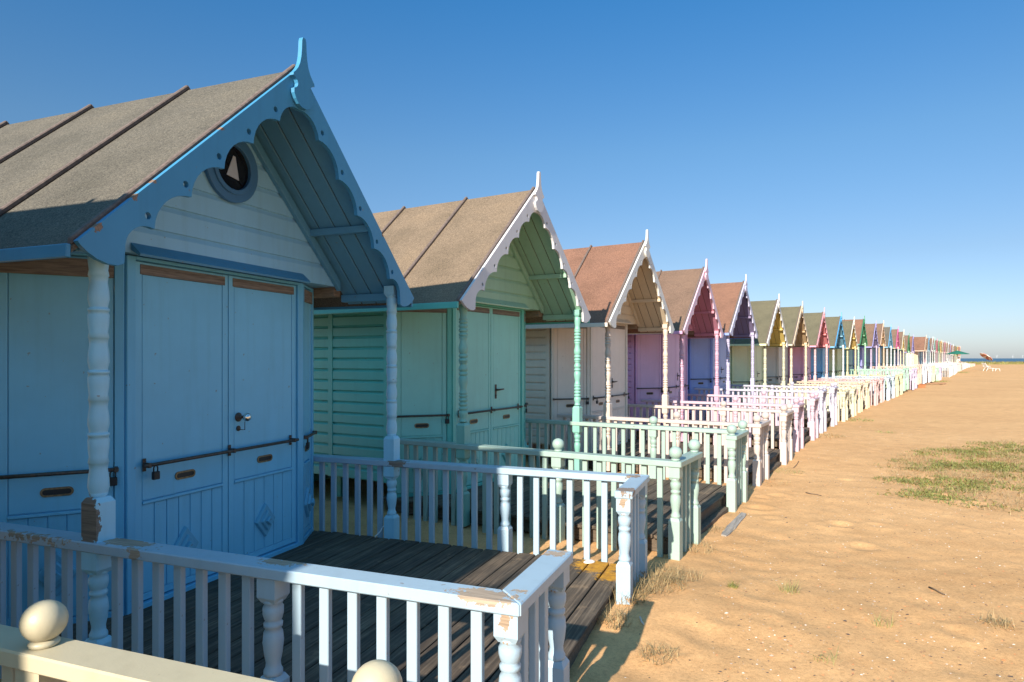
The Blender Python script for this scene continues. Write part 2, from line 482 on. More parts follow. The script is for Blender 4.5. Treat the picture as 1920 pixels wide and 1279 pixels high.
def profB():
    out = [(.785, .028), (.80, .034)]
    z = .80
    def bead(h=.024, r=.044):
        h = .032 if h > .019 else .026
        nonlocal z
        out.extend([(z, .031), (z+.003, r-.006), (z+h*.5, r), (z+h-.003, r-.006), (z+h, .031)]); z += h+.007
    def vase(h=.10, flip=False):
        nonlocal z
        p = [(0, .034), (.1, .042), (.35, .043), (.7, .031), (.9, .034), (1, .043)]
        if flip: p = [(1-a, r) for a, r in reversed(p)]
        out.extend([(z+a*h, r) for a, r in p]); z += h+.004
    vase(.10, True)
    while z < 1.84:
        bead(); bead(); bead(.022); bead(.018)
        if z < 1.8: vase(.16, True)
        if z < 1.8: bead(.02); vase(.08)
        if z < 1.8: bead(.02); bead(.024); vase(.15)
    out = [(a, r) for a, r in out if a < 1.9]
    return out
def m_roofpost(style, seg=16):
    b = MB()
    shoulder(b, 0, POSTY, .088, -.14, .17)
    b.lathe(NEWEL, 0, POSTY, seg)
    shoulder(b, 0, POSTY, .092, .455, .79, True, True)
    b.lathe(profA() if style == 'A' else profB(), 0, POSTY, seg)
    shoulder(b, 0, POSTY, .088, 1.885, rz(POSTY)-.06, False, True)
    return b.mesh('roof_post', PAINT)
def m_newel(seg=14):
    b = MB()
    shoulder(b, 0, 0, .086, -.42, .17)
    b.lathe(NEWEL, 0, 0, seg)
    shoulder(b, 0, 0, .086, .455, RAILZ-.045, False, True)
    return b.mesh('newel_post', PAINT)
def m_ball(r=.05, seg=20):
    b = MB()
    b.lathe([(RAILZ-.001, .028*r/.05), (RAILZ+.004, .033*r/.05), (RAILZ+.010, .034*r/.05), (RAILZ+.015, .030*r/.05), (RAILZ+.018, .026*r/.05)], 0, 0, seg)
    b.sphere((0, 0, RAILZ+.012+r*.96), r, seg, 14, .97)
    return b.mesh('ball_cap', PAINT)
RW = .055
def m_handrail(side, mat):
    b = MB(); y0, y1 = POSTY-RW, POSTY+RW; x1 = 2.006; z0, z1 = RAILZ-.045, RAILZ
    sd = side
    def hx(quad):
        A = [(x, sd*y, z0) for x, y in quad]; B = [(x, sd*y, z1) for x, y in quad]
        b.hexa(A, B)
    hx([(-.76, y0), (-.76, y1), (x1, y1), (x1-2*RW, y0)])          # long rail, mitred
    hx([(x1-2*RW+.0012, y0), (x1+.0012, y1), (x1+.0012, .65), (x1-2*RW+.0012, .65)])  # return rail
    return b.mesh('handrail', mat, .005)
def m_baluster():
    b = MB(); b.box(-.021, .021, -.0135, .0135, -.40, RAILZ-.04)
    return b.mesh('baluster', PAINT, .003)
def m_baluster_short():
    b = MB(); b.box(-.021, .021, -.0135, .0135, -.035, RAILZ-.04)
    return b.mesh('baluster', PAINT, .003)
def m_deck(mat):
    b = MB(); s = -1.05; rr = random.Random(3)
    while s < 1.86:
        e = rr.uniform(-.015, .015)
        b.box(s+.005, s+.1285, -1.172+e, 1.172+e, -.03+rr.uniform(-.001, .001), rr.uniform(-.003, 0)); s += .1335
    return b.mesh('deck', mat, .004)
def m_joists():
    b = MB()
    for y in (-1.1, -.4, .35, 1.1): b.box(-1.0, 1.80, y-.03, y+.03, -.14, -.032)
    b.box(1.80, 1.86, -1.16, 1.16, -.155, -.034)
    for y in (-1.05, 0, 1.05): b.box(1.72, 1.79, y-.04, y+.04, -.6, -.142)
    return b.mesh('joist_frame', JOIST, .004)
def m_step():
    b = MB(); b.box(1.862, 1.93, -.64, .64, -.165, -.115)
    for y in (-.56, .56): b.box(1.864, 1.92, y-.03, y+.03, -.4, -.166)
    return b.mesh('step', JOIST, .004)
def m_leaf(w, lod=0):
    """door leaf: x out, y 0..w, z up"""
    b = MB()
    b.box(-.035, 0, .003, w-.003, .03, 1.945)
    st = .048
    for (a, c) in ((.003, st), (w-st, w-.003)): b.box(0, .012, a, c, .035, 1.942)
    b.box(0, .0112, st, w-st, 1.875, 1.94)
    g = .004
    b.box(0, .010, st+g, w-st-g, .60, 1.871)                 # upper sheet
    b.box(0, .020, st+.001, w-st-.001, .578, .594)            # ledge
    n = max(3, round((w-2*st)/.088)); pw = (w-2*st)/n
    for k in range(n): b.box(0, .007, st+k*pw+.0025, st+(k+1)*pw-.0025, .075, .574)
    b.box(0, .0108, st, w-st, .035, .072)
    return b.mesh('door', PAINT, .002)
def m_vent():
    """oval flush pull: ring + recess, local origin at centre, x out"""
    b = MB(); L, r = .055, .020
    def oval(r, L, n=10):
        return [(L*(1 if math.cos(a) > 0 else -1)*(1 if abs(math.cos(a)) > 1e-6 else 0)+r*math.cos(a), r*math.sin(a)) for a in [math.pi*2*(k+.5)/(2*n) for k in range(2*n)]]
    o = oval(.024, .05); i = oval(.014, .05)
    b.prism([o, i], lambda p: (.0, p[0], p[1]), lambda p: (.006, p[0], p[1]))
    me = b.mesh('flush_pull', [BRASS, DARK])
    c = MB(); c.prism([i], lambda p: (.0008, p[0], p[1]), lambda p: (.0022, p[0], p[1]))
    return me, c.mesh('pull_recess', DARK)
def m_diamond():
    """stepped diamond ornament; x out"""
    b = MB()
    def py(h0, h1, x0, x1):
        A = [(x0, h0, 0), (x0, 0, h0*1.25), (x0, -h0, 0), (x0, 0, -h0*1.25)]
        B = [(x1, h1, 0), (x1, 0, h1*1.25), (x1, -h1, 0), (x1, 0, -h1*1.25)]
        b.hexa(A, B)
    py(.098, .090, .0, .022); py(.060, .052, .022, .040)
    b.box(.040, .062, -.020, .020, -.025, .025, Matrix.Rotation(R(45), 4, 'X'))
    return b.mesh('diamond_ornament', PAINT, .003)
def m_strip(w):
    b = MB(); b.box(0, .016, .035, w-.03, 1.872, 1.928)
    return b.mesh('weathered_strip', BAREY, .002)
def m_bar(L):
    b = MB(); b.tube([(0, 0, 0), (0, L, 0)], .0105, 8)
    return b.mesh('security_bar', STEEL)
def m_bracket():
    b = MB(); b.box(-.040, -.032, -.011, .011, -.036, .036); b.box(-.034, .013, -.008, .008, -.014, .014)
    for z in (-.027, .027): b.lathe([(0, .005), (.004, .004)], 0, 0, 8, Matrix.Translation((-.030, 0, z)) @ Matrix.Rotation(R(90), 4, 'Y'))
    return b.mesh('bracket', STEEL, .004)
def m_padlock():
    b = MB(); b.box(-.010, .012, -.021, .021, -.085, -.040)
    b.tube([(0, -.013, -.042), (0, -.013, -.018), (0, -.007, -.008), (0, .007, -.008), (0, .013, -.018), (0, .013, -.042)], .0038, 6)
    return b.mesh('padlock', DARK, .004)
def m_knob():
    b = MB(); M = Matrix.Rotation(R(90), 4, 'Y')
    b.lathe([(.006, .014), (.011, .012), (.036, .010), (.040, .016), (.046, .024), (.058, .029), (.070, .027), (.078, .019), (.081, .004)], 0, 0, 18, M)
    me = b.mesh('door_knob', CHROME)
    c = MB(); c.lathe([(0, .030), (.005, .030), (.008, .024), (.0085, .005)], 0, 0, 18, M); c.lathe([(0, .018), (.004, .018), (.006, .015)], 0, 0, 14, Matrix.Translation((0, 0, -.075)) @ M)
    c.box(.006, .0075, -.003, .003, -.086, -.066)
    c.tube([(.055, .0, -.028), (.055, .0, -.082), (.01, .0, -.083)], .0028, 6)
    return me, c.mesh('keyhole_plate', STEEL)
def m_lever():
    b = MB(); M = Matrix.Rotation(R(90), 4, 'Y')
    b.box(0, .005, -.018, .018, -.10, .06)
    b.lathe([(0, .014), (.03, .011), (.042, .011)], 0, 0, 12, M)
    b.tube([(.040, 0, 0), (.042, .05, .002), (.040, .115, .004)], [.010, .0095, .008], 8)
    b.lathe([(0, .011), (.008, .010)], 0, 0, 12, Matrix.Translation((.004, 0, -.065)) @ M)
    return b.mesh('lever_handle', STEEL, .002)
def m_hinge():
    b = MB(); b.lathe([(-.045, .007), (-.002, .007), (-.0015, .0055), (.0015, .0055), (.002, .007), (.045, .007)], 0, 0, 10)
    b.box(-.008, -.004, -.022, .022, -.04, .04)
    return b.mesh('hinge', PAINT)
def m_frame():
    """door jambs, bay corner posts, head, threshold"""
    b = MB()
    for y in BAY:
        c = .055 if y < 0 else -.055
        b.box(SBAY-.05, SBAY+.016, min(y, y+c), max(y, y+c), -.02, 1.966)
    b.box(SBAY-.05, SBAY+.0145, BAY[0]+.055, BAY[1]-.055, 1.947, 1.967)
    b.box(SBAY-.06, SBAY+.022, BAY[0]+.056, BAY[1]-.056, -.018, .026)
    for sd, y in ((-1, BAY[0]), (1, BAY[1])):
        y1 = sd*WALLY
        SBACK = SB[sd]; d = Vector((SBACK-SBAY, y1-y, 0)); L = d.length; d.normalize(); n = Vector((-d.y*sd, d.x*sd, 0))*-1
        if n.x < 0: n = -n
        M = Matrix(((n.x, d.x, 0, SBAY), (n.y, d.y, 0, y), (0, 0, 1, 0), (0, 0, 0, 1)))
        b.box(-.05, .012, .004, .050, -.02, 1.966, M)
        b.box(-.05, .012, L-.05, L-.002, -.02, 1.966, M)
        b.box(-.05, .0105, .05, L-.05, 1.947, 1.964, M)
        b.box(-.05, .0105, .05, L-.05, -.02, .028, M)
    return b.mesh('door_frame', PAINT, .003)
def m_canopy():
    b = MB(); y0, y1 = BAY[0]-.01, BAY[1]-.05
    A = [(SGAB+.014, y0, 2.03), (SGAB+.085, y0+.0, 1.968), (SGAB+.080, y0, 1.952), (SGAB+.014, y0, 1.99)]
    B = [(x, y1, z) for x, y, z in A]
    b.hexa(A, B)
    return b.mesh('door_canopy', PAINT, .002)
def m_porthole():
    b = MB(); n = 40
    ci = lambda r: [(r*math.cos(2*math.pi*k/n), r*math.sin(2*math.pi*k/n)) for k in range(n)]
    b.prism([ci(.222), ci(.165)], lambda p: (0, p[0], p[1]), lambda p: (.028, p[0], p[1]))
    b.prism([ci(.172), ci(.142)], lambda p: (.004, p[0], p[1]), lambda p: (.040, p[0], p[1]))
    me = b.mesh('porthole', PAINT, .003)
    g = MB(); g.prism([ci(.150)], lambda p: (.0, p[0], p[1]), lambda p: (.015, p[0], p[1]))
    return me, g.mesh('window_glass', GLASS)

# peeling paint on the nearest railings (object space of the rail)
PEEL1 = mat_paint('peeling_paint_near_rail', [((1.86, -1.245, .612), .072, (.62, 1.15, 1.9)), ((1.955, -1.18, .60), .022, (1, 1, 1)),
                                              ((.16, -1.215, .60), .075, (.55, 1.5, 1)), ((.98, -1.195, .60), .045, (.5, 1, 1)), ((1.95, -.71, .60), .036, (.8, .9, 1)), ((-.4, -1.282, .597), .022, (.12, 1, 1)), ((.28, -1.282, .585), .018, (.5, 1, 1))], (.40, .31, .23))
PEEL2 = mat_paint('peeling_paint_far_rail', [((1.96, .71, .60), .062, (1, 1, 1.2)), ((1.92, 1.19, .60), .05, (1, 1, 1)), ((.08, 1.18, .60), .05, (.6, 1, 1))], (.25, .19, .15))
PEELP = mat_paint('peeling_paint_posts', [((-.012, 1.172, .695), .105, (1.15, 3, .95))], (.20, .155, .12))
PEELN = mat_paint('peeling_paint_newel', [((.0, -.046, .53), .020, (1.2, 1, .4)), ((.03, -.043, -.06), .022, (1, 1, 1))], (.36, .26, .18))

PEELB = mat_paint('chipped_bargeboard', [((.09, -1.31, 1.962), .06, (1, 2.6, 2.6)), ((.09, -1.13, 2.130), .06, (1, 3, 3)), ((.09, -1.03, 2.222), .055, (1, 4, 4)), ((.09, -.62, 2.602), .05, (1, 4, 4)), ((.09, .93, 2.315), .05, (1, 4, 4))], (.25, .17, .12))
ME = {}
ME['barge'] = {s: m_barge(s) for s in (-1, 1)}
ME['barge_far'] = {s: m_barge(s, False, 4) for s in (-1, 1)}
ME['finial'] = m_finial(); ME['wall'] = m_wall(); ME['wall_far'] = m_wall(False)
ME['gable'] = m_gable(); ME['trim'] = {s: m_gable_trim(s) for s in (-1, 1)}
ME['roof'] = m_roof(); ME['battens'] = [m_batten(s) for s in (.057, -.81, -1.71, -2.62)]
ME['soffit'] = {s: m_soffit(s) for s in (-1, 1)}
ME['purlin'] = {s: m_purlin(s, .80, .058, .05, .045) for s in (-1, 1)}
ME['purlin2'] = {s: m_purlin(s, 1.29, .048, .06, .06) for s in (-1, 1)}
ME['fascia'] = {s: m_fascia(s) for s in (-1, 1)}; ME['plate'] = {s: m_plate(s) for s in (-1, 1)}
ME['post'] = {'A': m_roofpost('A'), 'B': m_roofpost('B')}
ME['post_far'] = m_roofpost('B', 6)
ME['newel'] = m_newel(); ME['ball'] = m_ball(); ME['ball_big'] = m_ball(.053, 32)
ME['rail'] = {s: m_handrail(s, PAINT) for s in (-1, 1)}
ME['rail1'] = {-1: m_handrail(-1, PEEL1), 1: m_handrail(1, PEEL2)}
ME['bal'] = m_baluster(); ME['bals'] = m_baluster_short()
ME['deck'] = m_deck(DECK); ME['deck1'] = m_deck(DECK1); ME['joist'] = m_joists(); ME['step'] = m_step()
DSPL = .065; DL0 = BAY[0]+.057; DR1 = BAY[1]-.057
WL, WR = DSPL-DL0-.001, DR1-DSPL-.001
ME['leafL'] = m_leaf(WL); ME['leafR'] = m_leaf(WR)
CLEN = {-1: math.hypot(SB[-1]-SBAY, -WALLY-BAY[0]), 1: math.hypot(SB[1]-SBAY, WALLY-BAY[1])}
ME['shut'] = {s: m_leaf(CLEN[s]-.102) for s in (-1, 1)}
ME['vent'], ME['vent2'] = m_vent(); ME['diamond'] = m_diamond()
ME['stripL'] = m_strip(WL); ME['stripR'] = m_strip(WR)
ME['stripS'] = {}
for s_ in (-1, 1):
    b = MB(); b.box(.0125, .024, .0, CLEN[s_]-.104, 1.835, 1.93); ME['stripS'][s_] = b.mesh('weathered_strip', BAREY, .002)
ME['bracket'] = m_bracket(); ME['padlock'] = m_padlock(); ME['hinge'] = m_hinge()
ME['knob'], ME['keyhole'] = m_knob(); ME['lever'] = m_lever()
ME['frame'] = m_frame(); ME['canopy'] = m_canopy()
ME['porthole'], ME['pglass'] = m_porthole()
ME['bar'] = m_bar(1.30); ME['barS'] = {s: m_bar(CLEN[s]-.06) for s in (-1, 1)}
def swapmat(me, m):
    c = me.copy(); c.materials.clear(); c.materials.append(m); return c
ME['post1'] = swapmat(ME['post']['A'], PEELP); ME['newel1'] = swapmat(ME['newel'], PEELN)
BALX = [-.66, -.545, -.43, -.315, -.20, -.105]+[.12*k+.115 for k in range(7)]+[.96+.125*k+.12 for k in range(7)]
BALY = [1.10, .985, .87, .78]
def m_far_rail(side):
    b = MB()
    b.box(-.76, 2.006, side*POSTY-RW, side*POSTY+RW, RAILZ-.045, RAILZ)
    b.box(1.896, 2.005, min(side*.65, side*1.17), max(side*.65, side*1.17), RAILZ-.0465, RAILZ-.001)
    for x in BALX: b.box(x-.021, x+.021, side*POSTY-.0135, side*POSTY+.0135, -.55, RAILZ-.04)
    for y in BALY: b.box(SF-.0135, SF+.0135, side*y-.021, side*y+.021, -.55, RAILZ-.04)
    for (x, y) in ((.96, POSTY), (SF, POSTY), (SF, .70)):
        b.box(x-.04, x+.04, side*y-.04, side*y+.04, -.55, RAILZ-.04)
    return b.mesh('railing', PAINT)
ME['rail_far'] = {s: m_far_rail(s) for s in (-1, 1)}

def cant_matrix(sd):
    y = BAY[0] if sd < 0 else BAY[1]
    d = Vector((SB[sd]-SBAY, sd*WALLY-y, 0)).normalized()
    n = Vector((-d.y, d.x, 0))
    if n.x < 0: n = -n
    return y, d, n

def tint(c, k): return tuple(min(1, v*k) for v in c)

def hut(name, loc, yaw, C, lod, label, first=False, balls=True, cat='beach hut', group='beach huts in a row along the sand', ballbig=False, step=True, fwd=0):
    h = empty(name, loc, -yaw); tag(h, label, cat, group)
    W, D, G, B, P, Rl, RF = [lin(C[k]) for k in ('wall', 'door', 'gable', 'barge', 'post', 'rail', 'roof')]
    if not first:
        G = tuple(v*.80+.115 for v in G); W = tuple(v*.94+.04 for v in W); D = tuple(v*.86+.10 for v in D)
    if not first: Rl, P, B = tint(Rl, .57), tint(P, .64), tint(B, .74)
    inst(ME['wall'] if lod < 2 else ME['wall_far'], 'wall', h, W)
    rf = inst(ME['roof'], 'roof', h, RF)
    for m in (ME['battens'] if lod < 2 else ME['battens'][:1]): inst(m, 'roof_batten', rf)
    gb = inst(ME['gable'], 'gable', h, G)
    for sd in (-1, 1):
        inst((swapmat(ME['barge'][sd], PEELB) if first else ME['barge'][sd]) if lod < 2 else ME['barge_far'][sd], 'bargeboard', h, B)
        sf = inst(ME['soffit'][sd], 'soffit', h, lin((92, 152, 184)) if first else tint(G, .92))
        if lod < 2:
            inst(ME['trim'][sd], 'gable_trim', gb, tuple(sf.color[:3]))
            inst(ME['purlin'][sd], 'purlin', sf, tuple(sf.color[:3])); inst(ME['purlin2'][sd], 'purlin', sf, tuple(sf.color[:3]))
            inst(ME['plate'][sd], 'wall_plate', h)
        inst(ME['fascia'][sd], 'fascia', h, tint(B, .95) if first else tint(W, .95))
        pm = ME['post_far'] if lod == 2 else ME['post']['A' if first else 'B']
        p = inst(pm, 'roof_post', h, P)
        if sd < 0: p.location = (0, -2*POSTY, 0)
        if first and sd < 0: p.data = ME['post1']; p.rotation_euler = (0, 0, 0)
        # railing
        if lod == 2:
            inst(ME['rail_far'][sd], 'railing', h, Rl)
        else:
            hr = inst((ME['rail1'] if first else ME['rail'])[sd], 'handrail', h, Rl)
            for x in BALX:
                inst(ME['bals'] if first and sd > 0 else ME['bal'], 'baluster', hr, Rl, (x, sd*POSTY, 0))
            for y in BALY[:3]:
                inst(ME['bal'], 'baluster', hr, Rl, (SF, sd*y, 0), (0, 0, R(90)))
            for (x, y) in ((.96, POSTY), (SF, POSTY), (SF, .70)):
                nw = inst(ME['newel1'] if first and x > 1 else ME['newel'], 'newel_post', h, Rl, (x, sd*y, 0))
                if balls: inst(ME['ball_big'] if ballbig else ME['ball'], 'ball_cap', nw, Rl)
    if fwd:        # this hut's deck and railing stand further back under the roof
        for c in h.children:
            if c.name.split('.')[0] in ('handrail', 'newel_post'): c.location.x -= fwd
    inst(ME['finial'], 'finial', h, B)
    dk = inst(ME['deck1'] if first else ME['deck'], 'deck', h)
    inst(ME['joist'], 'joist_frame', dk)
    if fwd: dk.location.x -= fwd
    if step and lod < 2 and not first: inst(ME['step'], 'step', h)
    inst(ME['frame'], 'door_frame', h, W)
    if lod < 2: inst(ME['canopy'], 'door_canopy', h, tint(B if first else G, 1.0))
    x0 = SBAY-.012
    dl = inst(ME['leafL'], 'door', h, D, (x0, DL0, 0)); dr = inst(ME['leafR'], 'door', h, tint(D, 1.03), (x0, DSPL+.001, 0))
    shs = {}
    for sd in (-1, 1):
        y, d, n = cant_matrix(sd)
        # local y axis must run so that x = outward normal (right-handed: y = z cross x)
        ydir = Vector((-n.y, n.x, 0))
        L = CLEN[sd]
        start = Vector((SBAY, y, 0)) + (d*.051 if ydir.dot(d) > 0 else d*(L-.051))
        o = inst(ME['shut'][sd], 'shutter_door', h, D, start-n*.012, (0, 0, math.atan2(n.y, n.x)))
        shs[sd] = (o, L-.102)
    if lod == 0:
        for leaf, w, st in ((dl, WL, 'stripL'), (dr, WR, 'stripR')):
            inst(ME[st], 'weathered_strip', leaf)
            v = inst(ME['vent'], 'flush_pull', leaf, None, (.0105, w*.5, .70)); inst(ME['vent2'], 'pull_recess', leaf, None, (.0105, w*.5, .70))
            inst(ME['diamond'], 'diamond_ornament', leaf, tint(D, .8), (.0072, w*.5, .27))
        for sd in (-1, 1):
            o, w = shs[sd]
            inst(ME['vent'], 'flush_pull', o, None, (.0105, w*.5, .70)); inst(ME['vent2'], 'pull_recess', o, None, (.0105, w*.5, .70))
            inst(ME['diamond'], 'diamond_ornament', o, tint(D, .8), (.0072, w*.5, .27))
        for sd in (-1, 1): inst(ME['stripS'][sd], 'weathered_strip', shs[sd][0])
        if first:
            inst(ME['knob'], 'door_knob', dr, None, (.012, .10, 1.01)); inst(ME['keyhole'], 'keyhole_plate', dr, None, (.012, .085, 1.01))
            for z in (.97, 1.80): inst(ME['hinge'], 'hinge', dl, D, (.018, -.006, z))
        else:
            inst(ME['lever'], 'lever_handle', dr, None, (.0105, .10, 1.02))
    if lod < 2:
        bar = inst(ME['bar'], 'security_bar', h, None, (SBAY+.045, DL0+.02, .80))
        for y in (.035, DSPL-DL0-.02, 1.26): inst(ME['bracket'], 'bracket', bar, None, (0, y, 0))
        for y in (.075,): inst(ME['padlock'], 'padlock', bar, None, (.004, y, 0))
        for sd in (-1, 1):
            o, w = shs[sd]
            sb = inst(ME['barS'][sd], 'security_bar', h, None, (0, 0, 0), o.rotation_euler)
            q = Matrix.Rotation(o.rotation_euler.z, 3, 'Z')
            sb.location = Vector(o.location)+q @ Vector((.045, -.02, .80))
            for y in (.0, w+.03): inst(ME['bracket'], 'bracket', sb, None, (0, y, 0))
            inst(ME['padlock'], 'padlock', sb, None, (.004, w+.015 if sd < 0 else .015, 0))
    return h

# ------------------------------------------------------------------ camera and its calibration (metres; camera looks along +Y)
FPX = 1240.0; CAMZ = 1.40; HOR = 672.0
def at(px, py, Y): return Vector(((px-960)/FPX*Y, Y, CAMZ-(py-HOR)/FPX*Y))
cam = bpy.data.cameras.new('camera'); co = bpy.data.objects.new('camera', cam); COL.objects.link(co)
co.location = (0, 0, CAMZ); co.rotation_euler = (R(90), 0, 0)
cam.sensor_width = 36; cam.lens = FPX/1920*36; cam.shift_y = (HOR-639.5)/1920
cam.clip_start = .05; cam.clip_end = 60000
scene.camera = co

# ------------------------------------------------------------------ ground
GP = [(-40, -.12), (0, -.12), (6, -.13), (10, -.16), (20, -.26), (35, -.29), (55, -.34), (75, -.08), (95, .17), (110, .32), (124, .47), (134, .40), (150, -1.2), (175, -4.0), (400, -6)]
def gbase(Y):
    for (a, za), (b, zb) in zip(GP, GP[1:]):
        if Y <= b:
            t = (Y-a)/(b-a); t = t*t*(3-2*t); return za+(zb-za)*t
    return GP[-1][1]
def ground(x, y):
    z = gbase(y)
    far = min(1, 5.5/max(y, 1))*min(1, max(0, (60-y)/45))
    v = Vector((x*.55, y*.55, 0))
    a = noise.noise(v)*.022
    w = Vector((x*1.9+.6*noise.noise(Vector((x*.8, y*.8, 5))), y*1.9+noise.noise(Vector((x, y, 9))), 3))
    a += noise.noise(w)*.008
    ridge = 1-abs(noise.noise(Vector((x*2.6+y*1.9, y*2.4-x*1.6, 11))))
    a += (ridge-.7)*.024*min(1, max(.15, 1.3-.45*(x-1)))
    a += .06*math.exp(-((x-.95)**2+(y-4.0)**2)/.5)
    if y < 22:
        dv, pv = noise.voronoi(Vector((x*2.1, y*2.1, 0)))
        if noise.noise(Vector((pv[0].x*3, pv[0].y*3, 7))) > 0: a += .019*(-max(0, 1-(dv[0]/.26)**2)+.45*math.exp(-((dv[0]-.32)/.07)**2))
        a += noise.noise(Vector((x*6, y*6, 1)))*.005 + noise.noise(Vector((x*14, y*14, 2)))*.0045
    return z+a*far
def axis(segs):
    out = []
    for a, b, st in segs:
        n = max(1, round((b-a)/st))
        out += [a+(b-a)*i/n for i in range(n)]
    out.append(segs[-1][1]); return out
xs = axis([(-30000, -3000, 9000), (-3000, -200, 700), (-200, -30, 30), (-30, -6, 2), (-6, -.5, .3), (-.5, 6.5, .036), (6.5, 14, .09), (14, 30, .5), (30, 120, 3), (120, 400, 30), (400, 3000, 600), (3000, 30000, 9000)])
ys = axis([(-3000, -100, 700), (-100, -10, 10), (-10, 1, .6), (1, 9, .036), (9, 16, .075), (16, 30, .25), (30, 70, .8), (70, 180, 1.5), (180, 400, 20)])
nx, ny = len(xs), len(ys)
gv = [(x, y, ground(x, y)) for y in ys for x in xs]
gf = [(j*nx+i, j*nx+i+1, (j+1)*nx+i+1, (j+1)*nx+i) for j in range(ny-1) for i in range(nx-1)]
me = bpy.data.meshes.new('sand'); me.from_pydata(gv, [], gf)
for p in me.polygons: p.use_smooth = True
me.materials.append(SAND)
tag(inst(me, 'sand'), kind='structure')
b = MB(); b.add([(-40000, 150, -2.6), (40000, 150, -2.6), (40000, 45000, -2.6), (-40000, 45000, -2.6)], [(0, 1, 2, 3)])
tag(inst(b.mesh('sea', SEA), 'sea'), kind='structure')
# low sand spit lying in the shallow sea
b = MB(); n = 40; top = []; 
vs = []; fs = []
for i in range(n+1):
    x = 150+i*11
    wz = .75*math.sin(math.pi*i/n)**.6+.1*noise.noise(Vector((i*.4, 0, 0)))
    for (dy, z) in ((-14, -2.9), (-4, -2.6+wz), (6, -2.6+wz*.9), (16, -2.9)): vs.append((x, 300+dy+i*.8, z))
for i in range(n):
    for k in range(3): fs.append((i*4+k, (i+1)*4+k, (i+1)*4+k+1, i*4+k+1))
b.add(vs, fs, True)
tag(inst(b.mesh('sand_spit', mat_simple('wet_sand', (.42, .28, .17), .8, 0, .15, .3, 0)), 'sand_spit'), kind='structure')

# ------------------------------------------------------------------ the huts
ROOF_OL = (98, 93, 85); ROOF_TAN = (122, 106, 90); ROOF_RED = (128, 95, 80); ROOF_GR = (102, 97, 80); ROOF_BR = (118, 96, 83)
def cs(wall, gable, barge, post, rail, roof, door=None): return dict(wall=wall, door=door or wall, gable=gable, barge=barge, post=post, rail=rail, roof=roof)
HC = {
 -1: cs((205, 190, 150), (205, 190, 150), (230, 220, 190), (240, 225, 180), (240, 220, 165), ROOF_OL),
 0: cs((222, 205, 150), (215, 195, 130), (240, 225, 170), (243, 228, 178), (246, 232, 196), ROOF_OL),
 1: cs((108, 186, 222), (144, 200, 230), (66, 138, 178), (156, 208, 230), (160, 183, 199), ROOF_OL, (120, 194, 226)),
 2: cs((84, 186, 172), (150, 200, 168), (234, 232, 236), (156, 220, 204), (198, 226, 214), ROOF_TAN, (124, 206, 192)),
 3: cs((216, 208, 194), (222, 200, 165), (242, 240, 235), (240, 222, 208), (244, 228, 220), ROOF_RED, (230, 214, 198)),
 4: cs((208, 155, 198), (196, 112, 140), (244, 205, 225), (236, 188, 214), (244, 214, 230), ROOF_BR, (216, 168, 204)),
 5: cs((125, 148, 218), (118, 100, 152), (216, 214, 242), (214, 208, 242), (228, 224, 244), ROOF_RED, (140, 160, 220)),
 6: cs((218, 222, 170), (228, 196, 82), (242, 240, 238), (226, 224, 195), (246, 240, 210), ROOF_GR, (212, 218, 172)),
 7: cs((196, 184, 168), (186, 150, 98), (226, 204, 176), (246, 230, 200), (246, 230, 200), ROOF_GR, (196, 186, 174)),
 8: cs((222, 150, 178), (228, 118, 125), (246, 172, 182), (246, 206, 210), (246, 205, 204), ROOF_GR),
 9: cs((104, 176, 220), (88, 160, 188), (86, 174, 226), (236, 240, 246), (212, 228, 244), ROOF_GR),
 10: cs((208, 208, 142), (218, 180, 76), (246, 238, 220), (242, 228, 182), (246, 236, 196), ROOF_GR),
 11: cs((66, 152, 148), (70, 152, 96), (42, 146, 94), (192, 236, 206), (194, 236, 212), ROOF_RED),
 12: cs((148, 150, 212), (110, 90, 142), (174, 166, 226), (228, 206, 236), (228, 212, 240), ROOF_BR),
 13: cs((150, 166, 182), (192, 152, 100), (242, 206, 176), (242, 216, 188), (246, 216, 196), ROOF_BR),
 14: cs((128, 182, 208), (110, 172, 202), (108, 186, 232), (240, 244, 250), (226, 236, 248), ROOF_OL),
 15: cs((190, 186, 150), (228, 120, 160), (240, 108, 176), (246, 236, 236), (250, 236, 240), ROOF_BR),
 16: cs((86, 150, 130), (228, 186, 78), (242, 236, 208), (246, 236, 202), (246, 240, 202), ROOF_BR),
 17: cs((140, 142, 192), (58, 150, 90), (38, 142, 86), (200, 240, 212), (206, 240, 216), ROOF_BR),
 18: cs((228, 222, 228), (160, 146, 212), (164, 156, 222), (236, 222, 240), (232, 216, 240), ROOF_RED),
}
